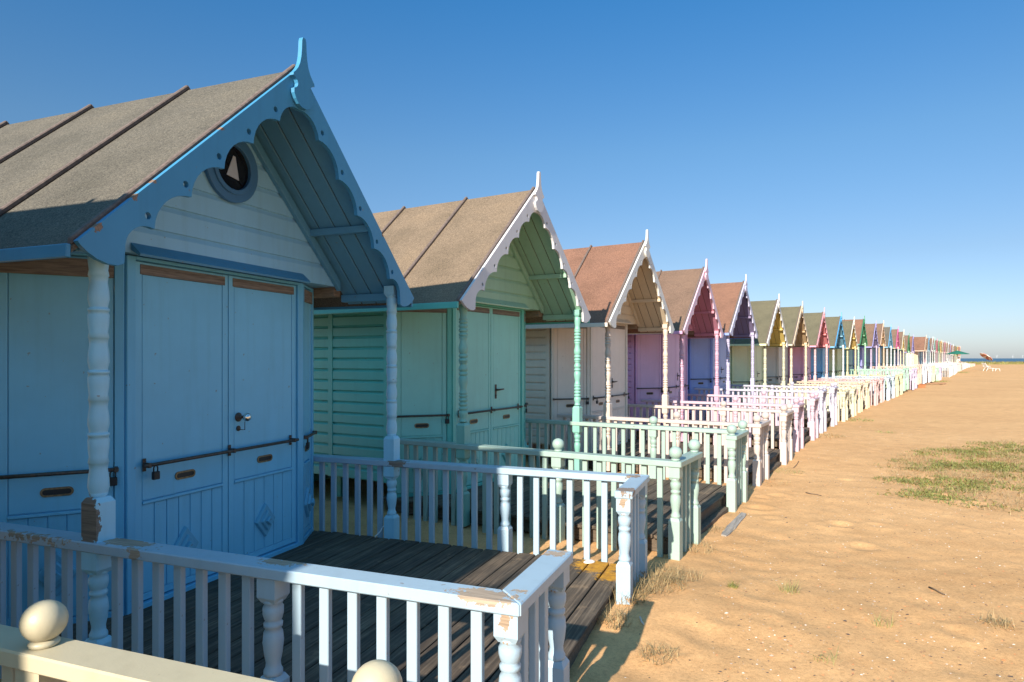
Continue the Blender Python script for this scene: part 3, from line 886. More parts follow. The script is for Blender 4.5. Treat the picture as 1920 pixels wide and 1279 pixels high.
LAB = {
 1: 'weathered pale blue hut with a round gable window, largest and nearest in the row',
 2: 'mint green hut with white scalloped bargeboards beside the large blue hut',
 3: 'cream hut with white bargeboards and reddish roof beside the mint green hut',
 4: 'mauve pink hut with pale pink bargeboards, between the cream and periwinkle huts',
 5: 'periwinkle blue hut with purple gable and lavender rails beside the mauve hut',
 6: 'pale yellow-green hut with bright yellow gable and white bargeboards beside the periwinkle hut',
 7: 'greyish beige hut with tan gable and beige bargeboards between yellow and coral huts',
 8: 'dusty pink hut with coral gable and pink bargeboards next to the sky blue one',
 9: 'sky blue hut with blue gable and bargeboards between coral and yellow gabled huts',
 10: 'olive yellow hut with cream bargeboards in front of the first green gabled hut',
 11: 'teal hut with deep green bargeboards, the nearer of two green gabled huts',
 12: 'periwinkle hut with lavender bargeboards just behind the nearer green gabled hut',
 13: 'grey hut with peach bargeboards and tan gable between lavender and light blue huts',
 14: 'light blue gabled hut with grey felt roof in front of the magenta gabled hut',
 15: 'olive hut with bright magenta bargeboards and finial, only magenta gable in the row',
 16: 'dark green hut with yellow gable and cream bargeboards beyond the magenta gable',
 17: 'lilac hut with dark green bargeboards, the farther of two green gabled huts',
 18: 'white hut with violet bargeboards, last one before the gap in the row',
}
FX = {1: (563, 77.5), 2: (1006, 327), 3: (1213.5, 431), 4: (1325, 485.5), 5: (1399, 514.5), 6: (1461, 551), 7: (1505, 564.5), 8: (1546, 577), 9: (1578, 585.6), 10: (1602, 594),
      11: (1621, 592), 12: (1643, 601), 13: (1657, 601), 14: (1671, 608), 15: (1684.5, 612.5), 16: (1695, 617.5), 17: (1705, 624.5), 18: (1713, 626.7)}
YAW = {1: 21, 2: 30.5, 3: 31.3, 4: 31.8, 5: 32.5, 6: 33.5, 7: 34, 8: 34.5}
def hut_at(px, py, Y, yaw):
    a = R(yaw); s = .12
    x = (px-960)/FPX*Y; z = CAMZ+(HOR-py)/FPX*Y-3.345
    return (x-s*math.cos(a), Y+s*math.sin(a), z)
HUT = {}
HUT[-1] = hut('beach_hut', (-3.35, -2.365, .26), R(19.5), HC[-1], 1, 'unseen cream beach hut added behind the camera to shade the blue hut', balls=True)  # out-of-view hut, added and raised for the shadow it throws
HUT[0] = hut('beach_hut', (-2.533+.33*.938, .89-.33*.347, .06), R(20.3), HC[0], 1, 'cream hut at the near end, only its ball-topped cream railing in view', ballbig=True, fwd=.33, step=False)
for k in range(1, 19):
    Y = {1: 4.03, 2: 6.99}.get(k, 6.99+3.05*(k-2) if k <= 8 else 6.99+3.05*6+2.87*(k-8))
    yaw = YAW.get(k, 35)
    loc = hut_at(FX[k][0], FX[k][1], Y, yaw)
    if k == 1: loc = (-1.387, 4.066, 0)
    if k == 2: loc = (.180, 7.052, .026)
    HUT[k] = hut('beach_hut', loc, R(yaw), HC[k], 0 if k <= 9 else 1, LAB[k], first=(k == 1), balls=(k != 1))
# small white cabin hook hanging from the blue hut's far post
pst = [c for c in HUT[1].children if c.name.startswith('roof_post')][1]
b = MB(); b.tube([(-.046, POSTY-.02, .085), (-.062, POSTY-.03, .075), (-.070, POSTY-.05, .045), (-.085, POSTY-.075, .022), (-.095, POSTY-.09, .012), (-.088, POSTY-.095, .004)], .0045, 6)
inst(b.mesh('hook', mat_simple('white_metal_hook', (.7, .72, .74), .4, .2, .05, 20, 0)), 'hook', pst)
# round window of the nearest hut
gb = [c for c in HUT[1].children if c.name.startswith('gable') and not c.name.startswith('gable_trim')][0]
inst(ME['porthole'], 'porthole', gb, lin((70, 122, 165)), (SGAB+.013, .025, 2.625))
inst(ME['pglass'], 'window_glass', gb, None, (SGAB+.013, .025, 2.625))
b = MB(); b.hexa([(0, -.055, -.03), (0, .05, -.045), (0, .02, .10), (0, .0, .105)], [(.004, -.055, -.03), (.004, .05, -.045), (.004, .02, .10), (.004, .0, .105)])
a1 = R(21)
w = Matrix.Translation((-1.387, 4.066, 0)) @ Matrix.Rotation(-a1, 4, 'Z') @ Vector((SGAB+.030, .03, 2.60))
tag(inst(b.mesh('sail_card', mat_simple('white_card', (.46, .52, .58), .6, 0, .05, 9, 0)), 'sail_card', None, None, w, (0, 0, -a1)),
    'small white sail-shaped card in the dark round window', 'ornament')

far_x = [1736.9, 1742.5, 1749.4, 1753, 1757.5, 1761, 1765, 1768, 1772, 1775, 1778.8, 1783, 1787.5, 1792.5, 1796, 1798.8, 1801]
far_y = [628, 630.5, 631, 632, 635, 636, 637, 638.5, 639.4, 640, 641, 643, 645, 646.5, 648, 648.3, 648.8]
fcol = [('peach', (242, 206, 176), (192, 150, 105)), ('light blue', (120, 190, 230), (150, 190, 205)), ('white', (244, 242, 242), (190, 120, 150)), ('pale mint', (190, 232, 222), (150, 200, 190)),
        ('rose pink', (228, 128, 150), (220, 120, 140)), ('soft green', (140, 205, 150), (90, 170, 110)), ('yellow', (242, 205, 110), (226, 185, 80)), ('ivory', (240, 232, 215), (200, 190, 170)),
        ('dusty pink', (222, 150, 165), (214, 130, 150)), ('beige', (222, 205, 180), (190, 170, 130)), ('bright white', (248, 246, 246), (222, 222, 226)), ('lilac', (205, 185, 225), (150, 130, 180)),
        ('snow white', (248, 246, 244), (225, 222, 222)), ('olive green', (140, 160, 90), (130, 145, 80)), ('golden', (236, 196, 90), (226, 180, 80)), ('salmon', (230, 150, 140), (220, 130, 120)), ('apricot', (245, 205, 180), (235, 180, 150))]
ordn = ['first', 'second', 'third', 'fourth', 'fifth', 'sixth', 'seventh', 'eighth', 'ninth', 'tenth', 'eleventh', 'twelfth', 'thirteenth', 'fourteenth', 'fifteenth', 'sixteenth', 'last']
FAR = []
for k in range(17):
    Y = 61.5+2.6*k
    nm, bc, gc = fcol[k]
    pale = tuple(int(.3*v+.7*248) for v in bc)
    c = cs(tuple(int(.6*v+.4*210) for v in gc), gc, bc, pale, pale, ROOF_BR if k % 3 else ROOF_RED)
    if k == 0: c['wall'] = (228, 196, 176)
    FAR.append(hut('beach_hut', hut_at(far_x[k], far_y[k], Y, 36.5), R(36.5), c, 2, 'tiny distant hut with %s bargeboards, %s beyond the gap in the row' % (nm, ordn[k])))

# ------------------------------------------------------------------ plants
GREEN = mat_blades('green_grass', (.12, .13, .024), (.27, .26, .07))
STRAW = mat_blades('straw_grass', (.20, .14, .06), (.46, .33, .16))
STRAWG = mat_blades('tuft_grass', (.16, .17, .04), (.34, .31, .11))
def blades(b, x, y, n, spread, l0, l1, lean, rr, w=.004, zf=ground):
    for _ in range(n):
        a = rr.uniform(0, 2*math.pi); d = spread*math.sqrt(rr.random())
        bx, by = x+d*math.cos(a), y+d*math.sin(a); bz = zf(bx, by)-.008
        L = rr.uniform(l0, l1); th = rr.uniform(0, 2*math.pi); le = rr.uniform(.25, 1)*lean
        dx, dy = math.cos(th), math.sin(th); px, py = -dy*w*.5, dx*w*.5
        pts = []
        for i in range(4):
            t = i/3
            hh = L*(t*math.cos(le*.6)-.35*t*t*math.sin(le)); oo = L*t*t*math.sin(le)*.9+L*t*.25*math.sin(le)
            pts.append((bx+dx*oo, by+dy*oo, bz+max(hh, .006*t)))
        vs = []
        for i, p in enumerate(pts):
            k = 1-.8*i/3
            vs += [(p[0]-px*k, p[1]-py*k, p[2]), (p[0]+px*k, p[1]+py*k, p[2])]
        b.add(vs, [(0, 1, 3, 2), (2, 3, 5, 4), (4, 5, 7, 6)], True)
def patchmask(x, y):
    e = 1-(((x-.74*y-.55)/2.5)**2+((y-9.5)/3.3)**2)
    if e < 0: return 0
    m = noise.noise(Vector((x*1.1, y*1.3, 4)))*.9+noise.noise(Vector((x*3.2, y*3.2, 8)))*.6
    return max(0, min(1, .28+e*.8+m*1.1))*min(1, e*5)
rr = random.Random(11)
bg, bs = MB(), MB(); cnt = 0
while cnt < 8500:
    y = rr.uniform(6.2, 12.8); x = .74*y+rr.uniform(-1.9, 3.0)
    if rr.random() > patchmask(x, y)**1.4: continue
    cnt += 1
    if noise.noise(Vector((x*1.4, y*1.4, 20)))+rr.uniform(-.3, .3) > .03: blades(bg, x, y, 5, .06, .028, .07, 1.6, rr, .014)
    else: blades(bs, x, y, 3, .08, .04, .10, 1.5, rr, .0055)
tag(inst(bg.mesh('grass', GREEN, recalc=False), 'grass'), 'low green grass creeping over the sand at the right', 'grass', kind='stuff')
tag(inst(bs.mesh('dry_grass', STRAW, recalc=False), 'dry_grass'), 'dry straw-coloured grass mixed into the green patch on the sand', 'grass', kind='stuff')
def gp(px, py):
    """point on the sand seen at a pixel of the photograph (used once to survey positions)"""
    Y = 5.0
    for _ in range(30): Y = (CAMZ-gbase(Y))*FPX/(py-HOR)
    return (px-960)/FPX*Y, Y
for i, (px, py, n, sp, l0, l1, le, mt, lb) in enumerate([
    (1222, 1112, 420, .20, .05, .20, 1.3, STRAW, 'large dry straw grass clump against the front corner post of the blue hut'),
    (1262, 1092, 260, .17, .05, .13, 1.5, STRAW, 'flattened dry grass spreading over the sand beside the blue hut corner'),
    (1180, 1140, 160, .10, .08, .24, 1.1, STRAW, 'tall dry grass blades against the deck edge of the blue hut'),
    (1150, 1180, 120, .09, .06, .18, 1.2, STRAW, 'thin dry grass along the shaded deck edge of the blue hut'),
    (1235, 1240, 150, .09, .03, .10, 1.4, STRAW, 'small dry grass tuft beside the railing shadow at the bottom'),
    (1305, 1030, 170, .16, .03, .12, 1.4, STRAW, 'dry grass fringe under the mint green front railing'),
    (1345, 995, 110, .13, .03, .11, 1.4, STRAW, 'sparse dry grass by the half-buried plank'),
    (1374, 1114, 60, .03, .03, .085, .9, GREEN, 'small bright green tuft standing alone on the sand'),
    (1480, 1118, 34, .06, .06, .15, .7, STRAWG, 'sparse upright grass stems on the open sand'),
    (1655, 1175, 26, .05, .05, .13, .8, STRAWG, 'thin leaning grass sprig at the middle of the lower sand'),
    (1548, 1245, 20, .06, .04, .12, 1.2, STRAWG, 'few bent green grass stems near the bottom edge'),
    (1870, 1175, 120, .08, .04, .12, 1.5, STRAW, 'dark dry grass tuft on the sand near the right edge'),
    (1440, 905, 190, .25, .03, .11, 1.3, STRAW, 'dry grass in front of the cream railing'),
    (1478, 885, 130, .2, .03, .10, 1.4, STRAWG, 'pale green weed beside the cream railing post'),
    (1540, 818, 260, .42, .03, .12, 1.3, STRAW, 'dry grass along the pink railing'),
    (1600, 788, 260, .45, .04, .13, 1.3, STRAWG, 'green and dry grass beside the lavender railing'),
    (1662, 812, 60, .18, .03, .10, 1.4, STRAWG, 'short weeds in the middle of the open sand'),
    (1755, 716, 420, .8, .08, .30, 1.1, STRAWG, 'green tuft under the far white fence'),
    (1797, 699, 420, .9, .10, .34, 1.1, STRAWG, 'small green tuft below the farthest white railings')]):
    x, y = gp(px, py); bb = MB()
    rr = random.Random(100+i)
    blades(bb, x, y, int(n*1.15), sp*1.1, l0*.75, l1*.85, le*1.15, rr, .0038 if y < 12 else .012)
    o = bb.mesh('grass_clump', mt, recalc=False)
    # origin at the foot of the clump
    z = ground(x, y); o.transform(Matrix.Translation((-x, -y, -z)))
    tag(inst(o, 'grass_clump', None, None, (x, y, z)), lb, 'grass clump', 'grass clumps on the sand')
# turf on the far crest
bt = MB(); rr = random.Random(5)
for _ in range(5200):
    y = rr.uniform(113, 131); x = rr.uniform(70, 108)*y/120
    blades(bt, x, y, 2, .5, .15, .55, .9, rr, .07)
tag(inst(bt.mesh('far_turf', mat_blades('far_turf_grass', (.17, .165, .04), (.36, .30, .10)), recalc=False), 'far_turf'), 'yellow-green turf strip between the sand and the sea', 'grass', kind='stuff')

# pebbles and shells strewn on the sand
rr = random.Random(21)
bp = MB(); cols = []
def pebble(b, x, y, r, fl, rr):
    z = ground(x, y)+r*fl*.3
    n = 6; vs = [(x, y, z+r*fl)]
    ph = rr.random()*6
    for k in range(n):
        a = ph+2*math.pi*k/n; q = r*rr.uniform(.7, 1.25)
        vs.append((x+q*math.cos(a), y+q*math.sin(a)*.75, z+r*fl*rr.uniform(-.1, .35)))
    vs.append((x, y, z-r*fl))
    fs = [(0, 1+k, 1+(k+1) % n) for k in range(n)]+[(n+1, 1+(k+1) % n, 1+k) for k in range(n)]
    b.add(vs, fs)
    return len(fs)
pal = [(.66, .60, .52)]*4+[(.10, .075, .06)]*5+[(.22, .12, .07)]*3+[(.62, .24, .10)]*2+[(.40, .30, .22)]*2
for _ in range(5200):
    y = 2.2+14*rr.random()**1.6; x = rr.uniform(.25, .80)*y
    if x < .9+.32*(y-3): continue
    k = pebble(bp, x, y, (.0025+.006*rr.random()**2)*(1.7 if rr.random() < .06 else 1), rr.uniform(.25, .6), rr)
    cols += [pal[rr.randrange(len(pal))]]*k
me = bp.mesh('pebbles', mat_attr('shell_and_pebble'), recalc=False)
ca = me.color_attributes.new('Col', 'FLOAT_COLOR', 'CORNER')
for p, c in zip(me.polygons, cols):
    for li in p.loop_indices: ca.data[li].color = (*c, 1)
tag(inst(me, 'pebbles'), 'white shells and dark pebbles strewn over the sand', 'pebbles', kind='stuff')
def twig(pts, r, lb, m):
    x0, y0 = gp(*pts[0]); z0 = ground(x0, y0)
    P = []
    for px, py in pts:
        x, y = gp(px, py); P.append((x-x0, y-y0, ground(x, y)-z0+r*1.1))
    bb = MB(); bb.tube(P, [r*(1-.5*i/len(P)) for i in range(len(P))], 6)
    tag(inst(bb.mesh('twig', m), 'twig', None, None, (x0, y0, z0)), lb, 'twig', 'twigs on the sand')
TW = mat_wood('dry_twig', (.13, .09, .06), (30, 30, 30))
twig([(1742, 1105), (1752, 1110), (1764, 1118), (1772, 1121)], .006, 'dark bent twig on the lower right sand', TW)
twig([(1511, 925), (1520, 927), (1530, 928), (1540, 930)], .006, 'curled twig on the sand in front of the cream railing', TW)
twig([(1488, 878), (1494, 872), (1498, 866)], .006, 'short upright twig near the cream railing', TW)
twig([(1200, 1178), (1203, 1186), (1207, 1190)], .006, 'pale bone-like twig inside the railing shadow', mat_simple('bleached_twig', (.6, .55, .48), .7, 0, .1, 30, 0))
# half-buried plank by the mint railing
x0, y0 = gp(1357, 1008); x1, y1 = gp(1395, 966)
d = Vector((x1-x0, y1-y0, 0)); L = d.length
b = MB(); n = 9; rr = random.Random(8); prevA = None
secs = []
for i in range(n+1):
    w = .036*rr.uniform(.8, 1.05)*(1 if 0 < i < n else .7)
    secs.append([(-w, L*i/n, -.05), (w, L*i/n, -.05), (w*.95, L*i/n, .004+rr.uniform(-.006, .006)), (-w, L*i/n, .016)])
vs = [p for s in secs for p in s]; fs = [(3, 2, 1, 0), tuple(4*n+k for k in range(4))]
for i in range(n):
    for k in range(4): fs.append((4*i+k, 4*i+(k+1) % 4, 4*i+4+(k+1) % 4, 4*i+4+k))
b.add(vs, fs)
tag(inst(b.mesh('driftwood_plank', mat_wood('driftwood', (.33, .29, .25), (60, 5, 60))), 'driftwood_plank', None, None, (x0, y0, ground(x0, y0)), (0, 0, math.atan2(d.y, d.x)-R(90))),
    'grey driftwood plank half buried in sand in front of the mint railing', 'plank')
# shell on the blue hut's deck
b = MB(); 
Mh = Matrix.Translation((-1.387, 4.066, 0)) @ Matrix.Rotation(-a1, 4, 'Z')
for k, (s, t, lb) in enumerate([(1.62, 1.20, 'white shell on the deck edge of the blue hut')]):
    b = MB(); prof = [(0, .034), (.006, .030), (.013, .018), (.016, .002)]
    b.lathe(prof, 0, 0, 14)
    me = b.mesh('shell', mat_simple('chalky_shell', (.8, .76, .7), .5, 0, .1, 60, .2))
    o = inst(me, 'shell', None, None, Mh @ Vector((s, 1.13, .001)), (0, 0, .4)); o.scale = (1.3, .9, 1)
    tag(o, lb, 'shell')

# ------------------------------------------------------------------ far beach things
def far_point(px, Y): x = (px-960)/FPX*Y; return x, Y, ground(x, Y)
# planter and board in front of the fences
x, y = gp(1726, 727)
b = MB(); A = [(-.25, -.09, 0), (.25, -.09, 0), (.25, .09, 0), (-.25, .09, 0)]; B_ = [(-.29, -.11, .18), (.29, -.11, .18), (.29, .11, .18), (-.29, .11, .18)]
b.hexa(A, B_); b.hexa([(-.31, -.13, .18), (.31, -.13, .18), (.31, .13, .18), (-.31, .13, .18)], [(-.31, -.13, .215), (.31, -.13, .215), (.31, .13, .215), (-.31, .13, .215)])
tag(inst(b.mesh('planter', mat_simple('terracotta', (.42, .17, .07), .8, 0, .2, 8, .2), .01), 'planter', None, None, (x, y, ground(x, y)), (0, 0, .3)), 'terracotta trough planter on the sand before the peach fence', 'planter')
x, y = gp(1741, 721.5)
b = MB(); b.box(-1.1, 1.1, -.12, .12, 0, .10); b.box(-1.0, -.85, -.18, .18, -.05, -.002); b.box(.85, 1.0, -.18, .18, -.05, -.002)
tag(inst(b.mesh('board', mat_wood('brown_board', (.28, .16, .09), (4, 50, 50)), .008), 'board', None, None, (x, y, ground(x, y)+.03), (0, 0, .05)), 'brown board lying on the sand beside the far planter', 'board')
WHITE = mat_simple('white_plastic', (.78, .78, .77), .4, 0, .04, 5, 0)
GREENC = mat_simple('green_canvas', (.012, .13, .085), .8, 0, .15, 10, 0)
POLE = mat_simple('white_pole', (.7, .7, .68), .5, 0, .05, 6, 0)
# green parasol on a far deck
hp = FAR[6].matrix_basis @ Vector((1.15, .1, 0))
X, Yp = (1795-960)/FPX*(hp.y), hp.y
hz = hp.z
par = empty('parasol', (X, Yp, hz)); tag(par, 'dark green open parasol above the far white railings', 'parasol')
def m_canopy_par(R_, rise, drop, n=8, mats=None, stripes=False):
    b = MB(); ap = (0, 0, rise)
    for k in range(n):
        a0, a1 = 2*math.pi*k/n, 2*math.pi*(k+1)/n
        p0 = (R_*math.cos(a0), R_*math.sin(a0), 0); p1 = (R_*math.cos(a1), R_*math.sin(a1), 0)
        m0 = tuple(.5*(p0[i]+ap[i]) for i in range(3)); m1 = tuple(.5*(p1[i]+ap[i]) for i in range(3))
        mid = tuple((m0[i]+m1[i])/2 for i in range(3))
        b.add([ap, m0, m1, p0, p1, (p0[0], p0[1], -drop), (p1[0], p1[1], -drop)], [(0, 1, 2), (1, 3, 4, 2), (3, 5, 6, 4)], mi=(k % 2 if stripes else 0))
    o = len(b.v)
    me = b.mesh('canopy', mats, recalc=False)
    return me
top_z = CAMZ+(HOR-657)/FPX*Yp-hz
inst(m_canopy_par(1.18, .40, .05, 8, [GREENC]), 'canopy', par, None, (0, 0, top_z-.40))
b = MB(); b.tube([(0, 0, 0), (0, 0, top_z+.05)], .03, 8); inst(b.mesh('pole', POLE), 'pole', par)
b = MB(); b.lathe([(0, .25), (.05, .25), (.08, .05), (.25, .05)], 0, 0, 12); inst(b.mesh('base', POLE), 'base', par)
for k in range(8):
    a = 2*math.pi*k/8; b = MB(); b.tube([(0, 0, top_z-.04), (1.14*math.cos(a), 1.14*math.sin(a), top_z-.41)], .010, 5); inst(b.mesh('rib', POLE), 'rib', par)
# striped parasol and lounger on the open sand
X, Yp, Z = far_point(1849, 78)
s = empty('parasol', (X, Yp, Z)); tag(s, 'tilted red and white striped parasol above the white lounger on the sand', 'parasol')
zc = CAMZ+(HOR-668)/FPX*Yp-Z
b = MB(); b.tube([(0, 0, -.2), (0, 0, zc-.15), (.06, 0, zc+.1)], .022, 8); inst(b.mesh('pole', mat_simple('dark_pole', (.08, .08, .08), .5, 0, .1, 5, 0)), 'pole', s)
RS = [mat_simple('white_canvas', (.70, .62, .55), .8, 0, .06, 8, 0), mat_simple('red_canvas', (.55, .20, .14), .8, 0, .12, 8, 0)]
inst(m_canopy_par(.74, .24, .05, 12, RS, True), 'canopy', s, None, (.02, 0, zc-.05), (0, R(38), R(-8)))
X, Yp, Z = far_point(1852, 76.5)
lg = empty('sun_lounger', (X, Yp, Z), .15); tag(lg, 'white sun lounger with raised back under the striped parasol', 'sun lounger')
def slats(x0, z0, x1, z1, n, name):
    b = MB(); L = math.hypot(x1-x0, z1-z0); a = math.atan2(z1-z0, x1-x0)
    M = Matrix.Translation((x0, 0, z0)) @ Matrix.Rotation(-a, 4, 'Y')
    for k in range(n): b.box(L*k/n, L*(k+.82)/n, -.30, .30, -.015, .015, M)
    for y in (-.31, .31): b.box(0, L, y-.02, y+.02, -.03, .02, M)
    inst(b.mesh(name, WHITE, .004), name, lg)
lg.scale = (.74, .74, .85)
slats(-.15, .42, -.78, 1.10, 9, 'backrest'); slats(-.15, .42, .70, .38, 9, 'seat'); slats(.72, .38, 1.35, .20, 7, 'leg_rest')
for (x, y, dx) in ((-.25, .3, -.32), (-.25, -.3, -.32), (.55, .3, .15), (.55, -.3, .15)):
    b = MB(); b.tube([(x, y, .40), (x+dx, y, -.03)], .03, 6); inst(b.mesh('leg', WHITE), 'leg', lg)
for y in (-.33, .33):
    b = MB(); b.tube([(-.55, y, .66), (.1, y, .66), (.25, y, .40)], .025, 6); inst(b.mesh('armrest', WHITE), 'armrest', lg)
X, Yp, Z = far_point(1868, 75.5)
ft = empty('footstool', (X, Yp, Z), .1); tag(ft, 'low white slatted stool beside the white lounger', 'stool')
b = MB()
for k in range(6): b.box(-.30+.1*k, -.22+.1*k, -.22, .22, .28, .31)
inst(b.mesh('seat', WHITE, .004), 'seat', ft)
for sx in (-1, 1):
    for sy in (-1, 1):
        b = MB(); b.tube([(sx*.22, sy*.18, .28), (sx*.32, sy*.2, -.02)], .022, 6); inst(b.mesh('leg', WHITE), 'leg', ft)
# beach towels hung over the farthest railings
hh = FAR[16]
def towel(h, y0, y1, cols, lb, k):
    M = h.matrix_basis
    b = MB(); n = 10
    prof = [(1.88, .12), (1.885, .56), (1.90, .612), (2.0, .612), (2.022, .56), (2.03, .02)]
    for i in range(n):
        ya, yb = y0+(y1-y0)*i/n, y0+(y1-y0)*(i+1)/n
        for j in range(len(prof)-1):
            wob = .012*math.sin(i*1.3); wob2 = .012*math.sin((i+1)*1.3)
            (xa, za), (xb, zb) = prof[j], prof[j+1]
            b.add([(xa+wob, ya, za), (xa+wob2, yb, za), (xb+wob2, yb, zb), (xb+wob, ya, zb)], [(0, 1, 2, 3)], True, mi=(i//2) % 2)
    me = b.mesh('beach_towel', cols, recalc=False)
    o = inst(me, 'beach_towel', None, None, (0, 0, 0)); o.matrix_basis = M
    tag(o, lb, 'towel', 'towels over the far railings')
T1 = mat_simple('red_towel', (.6, .13, .15), .9, 0, .2, 14, .2); T2 = mat_simple('teal_towel', (.16, .42, .40), .9, 0, .2, 14, .2); T3 = mat_simple('cream_towel', (.75, .66, .5), .9, 0, .1, 14, .2)
towel(FAR[14], -1.2, -.70, [T2, T1], 'teal and red striped towel over a far front rail', 0)
towel(FAR[16], -1.2, -.68, [T1, T3], 'red and cream striped towel over the farthest front rail', 1)
# dark folding chair on a far deck
Mf = FAR[5].matrix_basis
ch = empty('folding_chair', Mf @ Vector((1.2, 0, 0)), -R(36)); tag(ch, 'dark round-backed chair showing above the far white railings', 'chair')
CHM = mat_simple('dark_frame', (.04, .04, .045), .5, .3, .1, 9, 0)
b = MB(); b.tube([(-.25, -.28, .42)]+[(-.25-.12*math.sin(a), -.28*math.cos(a), .45+.5*math.sin(a)) for a in [math.pi*k/10 for k in range(11)]]+[(-.25, .28, .42)], .02, 6); inst(b.mesh('backrest', CHM), 'backrest', ch)
b = MB(); b.box(-.25, .25, -.27, .27, .41, .45); inst(b.mesh('seat', CHM, .01), 'seat', ch)
for sx in (-1, 1):
    for sy in (-1, 1):
        b = MB(); b.tube([(sx*.22, sy*.24, .41), (sx*.26, sy*.26, 0)], .015, 6); inst(b.mesh('leg', CHM), 'leg', ch)

# seated person on one of the farthest decks
SKIN = mat_simple('skin', (.48, .27, .18), .55, 0, .08, 12, 0); SHIRT = mat_simple('white_shirt', (.78, .77, .75), .85, 0, .04, 12, 0)
HAIR = mat_simple('dark_hair', (.02, .012, .01), .5, 0, .3, 40, 0); SHORTS = mat_simple('navy_shorts', (.03, .04, .09), .85, 0, .1, 12, 0)
Mp = FAR[10].matrix_basis
pp = Mp @ Vector((1.3, -.2, 0))
pz = pp.z+.0
per = empty('person', pp, -R(36.5)); tag(per, 'seated person with dark hair and white shirt behind the far railings', 'person')
def skin_body(joints, edges, name, mat, parent):
    me = bpy.data.meshes.new(name); me.from_pydata([j[0] for j in joints], edges, [])
    o = bpy.data.objects.new(name, me); COL.objects.link(o)
    md = o.modifiers.new('skin', 'SKIN'); md.use_smooth_shade = True
    for i, sv in enumerate(me.skin_vertices[0].data):
        sv.radius = (joints[i][1], joints[i][2] if len(joints[i]) > 2 else joints[i][1]); sv.use_root = (i == 0)
    o.modifiers.new('sub', 'SUBSURF').render_levels = 2; o.modifiers['sub'].levels = 2
    bpy.context.view_layer.update()
    dg = bpy.context.evaluated_depsgraph_get()
    nm = bpy.data.meshes.new_from_object(o.evaluated_get(dg)); nm.name = name
    bpy.data.objects.remove(o); nm.materials.clear(); nm.materials.append(mat)
    for p in nm.polygons: p.use_smooth = True
    return inst(nm, name, parent)
J = [((0, 0, .50), .12, .13), ((-.03, 0, .70), .115, .14), ((-.05, 0, .92), .10, .16), ((-.04, 0, 1.03), .05, .06), ((-.02, 0, 1.12), .055, .055), ((-.005, 0, 1.20), .085, .075), ((0, 0, 1.28), .06, .06),
     ((-.05, .18, .98), .05), ((.06, .24, .74), .04), ((.26, .17, .66), .032), ((.34, .15, .65), .025),
     ((-.05, -.18, .98), .05), ((.06, -.24, .74), .04), ((.26, -.17, .66), .032), ((.34, -.15, .65), .025),
     ((.02, .10, .48), .085), ((.44, .12, .50), .06), ((.46, .12, .09), .04), ((.60, .13, .03), .03),
     ((.02, -.10, .48), .085), ((.44, -.12, .50), .06), ((.46, -.12, .09), .04), ((.60, -.13, .03), .03)]
E = [(0, 1), (1, 2), (2, 3), (3, 4), (4, 5), (5, 6), (2, 7), (7, 8), (8, 9), (9, 10), (2, 11), (11, 12), (12, 13), (13, 14), (0, 15), (15, 16), (16, 17), (17, 18), (0, 19), (19, 20), (20, 21), (21, 22)]
skin_body(J, E, 'body', SKIN, per)
skin_body([((-.01, 0, .56), .135, .15), ((-.03, 0, .72), .13, .155), ((-.05, 0, .94), .115, .175), ((-.05, .185, .98), .065), ((.02, .225, .83), .055), ((-.05, -.185, .98), .065), ((.02, -.225, .83), .055)], [(0, 1), (1, 2), (2, 3), (3, 4), (2, 5), (5, 6)], 'shirt', SHIRT, per)
skin_body([((0, 0, .50), .135, .14), ((.05, .10, .49), .095), ((.34, .12, .505), .08), ((.05, -.10, .49), .095), ((.34, -.12, .505), .08)], [(0, 1), (1, 2), (0, 3), (3, 4)], 'shorts', SHORTS, per)
skin_body([((-.03, 0, 1.24), .10, .085), ((-.03, 0, 1.30), .075, .07), ((-.09, 0, 1.14), .045, .06)], [(0, 1), (0, 2)], 'hair', HAIR, per)
st = empty('folding_chair', Mp @ Vector((1.28, -.2, 0)), -R(36.5)); tag(st, 'white deck chair carrying the seated person on a far deck', 'chair')
b = MB(); b.box(-.20, .26, -.26, .26, .33, .37); inst(b.mesh('seat', WHITE, .006), 'seat', st)
b = MB(); b.box(-.25, -.215, -.26, .26, .36, .92); inst(b.mesh('backrest', WHITE, .006), 'backrest', st)
for sx in (-.18, .22):
    for sy in (-.22, .22):
        b = MB(); b.tube([(sx, sy, .33), (sx, sy, 0)], .018, 6); inst(b.mesh('leg', WHITE), 'leg', st)

# offshore wind turbines on the horizon
TURB = mat_simple('turbine_white', (.72, .74, .76), .5, 0, .02, .1, 0)
for (px, ph, hub, lb) in ((1899, 4, 14, 'faint white wind turbine far out at sea, middle of three'), (1869, 40, 12, 'faint white wind turbine far out at sea, leftmost of three'), (1917.5, 75, 13, 'faint white wind turbine at the right edge of the horizon')):
    Y = 16000; X = (px-960)/FPX*Y; e = empty('wind_turbine', (X, Y, -2.6)); tag(e, lb, 'wind turbine', 'wind turbines on the horizon')
    b = MB(); b.lathe([(0, 2.5), (62, 1.5)], 0, 0, 10); inst(b.mesh('tower', TURB), 'tower', e)
    b = MB(); b.box(-1.8, 1.8, -4.5, 4, 62, 65.5); inst(b.mesh('nacelle', TURB, .3), 'nacelle', e)
    for k in range(3):
        a = R(ph+120*k); b = MB()
        b.tube([(0, -5, 63.6), (8*math.sin(a), -5, 63.6+8*math.cos(a)), (38*math.sin(a), -5, 63.6+38*math.cos(a))], [.9, 1.5, .3], 6)
        inst(b.mesh('blade', TURB), 'blade', e)

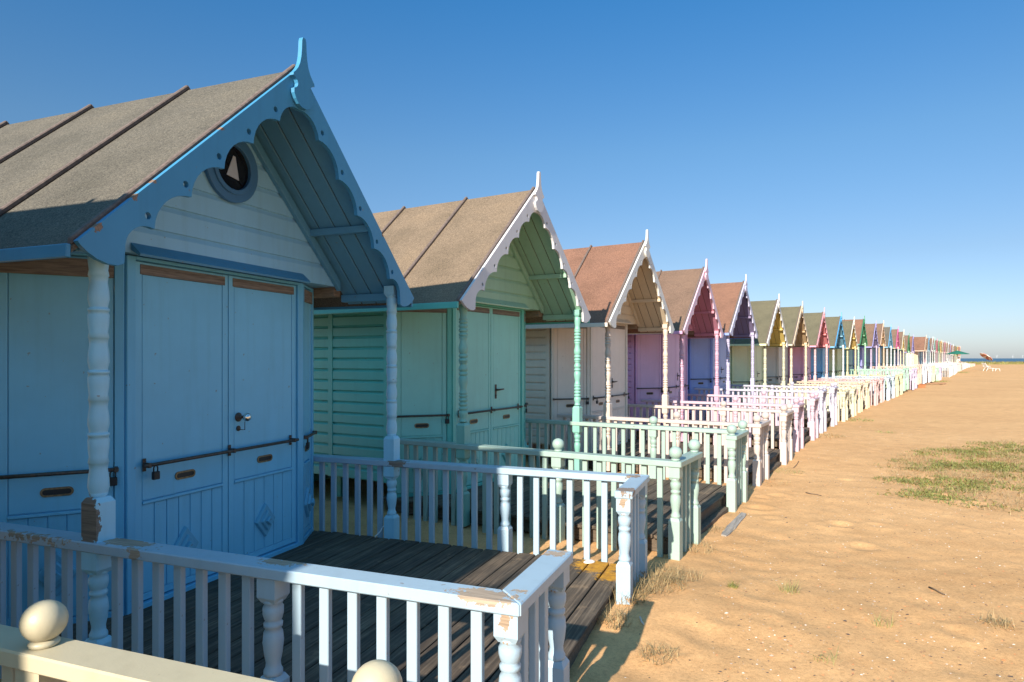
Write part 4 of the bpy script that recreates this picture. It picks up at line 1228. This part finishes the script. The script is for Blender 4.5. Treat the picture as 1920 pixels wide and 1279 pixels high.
# ------------------------------------------------------------------ light
AZ, EL = 26.0, 25.6
sun = bpy.data.lights.new('sun', 'SUN'); so = bpy.data.objects.new('sun', sun); COL.objects.link(so)
sun.energy = 4.6; sun.angle = R(.53); sun.color = (1.0, .90, .76)
d = Vector((math.sin(R(AZ))*math.cos(R(EL)), math.cos(R(AZ))*math.cos(R(EL)), -math.sin(R(EL))))
so.rotation_euler = d.to_track_quat('-Z', 'Y').to_euler()
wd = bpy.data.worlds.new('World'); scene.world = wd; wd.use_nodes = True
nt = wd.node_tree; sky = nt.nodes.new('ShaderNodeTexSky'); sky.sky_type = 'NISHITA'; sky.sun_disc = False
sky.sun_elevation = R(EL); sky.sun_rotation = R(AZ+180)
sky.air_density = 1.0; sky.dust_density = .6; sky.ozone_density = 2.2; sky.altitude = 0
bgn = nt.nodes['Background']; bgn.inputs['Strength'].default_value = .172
tcw = nt.nodes.new('ShaderNodeTexCoord'); sep = nt.nodes.new('ShaderNodeSeparateXYZ'); nt.links.new(tcw.outputs['Generated'], sep.inputs[0])
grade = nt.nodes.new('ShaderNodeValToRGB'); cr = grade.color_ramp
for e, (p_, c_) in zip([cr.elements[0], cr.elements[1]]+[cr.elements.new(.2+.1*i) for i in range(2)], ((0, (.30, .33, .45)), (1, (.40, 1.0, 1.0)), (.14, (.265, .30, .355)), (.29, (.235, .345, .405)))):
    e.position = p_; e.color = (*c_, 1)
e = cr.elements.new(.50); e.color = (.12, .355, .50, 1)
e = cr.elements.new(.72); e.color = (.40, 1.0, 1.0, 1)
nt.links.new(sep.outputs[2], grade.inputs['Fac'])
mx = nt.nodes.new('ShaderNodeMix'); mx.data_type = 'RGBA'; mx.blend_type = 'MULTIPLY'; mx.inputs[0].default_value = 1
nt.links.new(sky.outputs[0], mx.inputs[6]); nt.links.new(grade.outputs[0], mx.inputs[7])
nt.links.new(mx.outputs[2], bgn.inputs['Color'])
scene.view_settings.view_transform = 'Standard'; scene.view_settings.look = 'None'
scene.view_settings.exposure = .96; scene.view_settings.gamma = 1
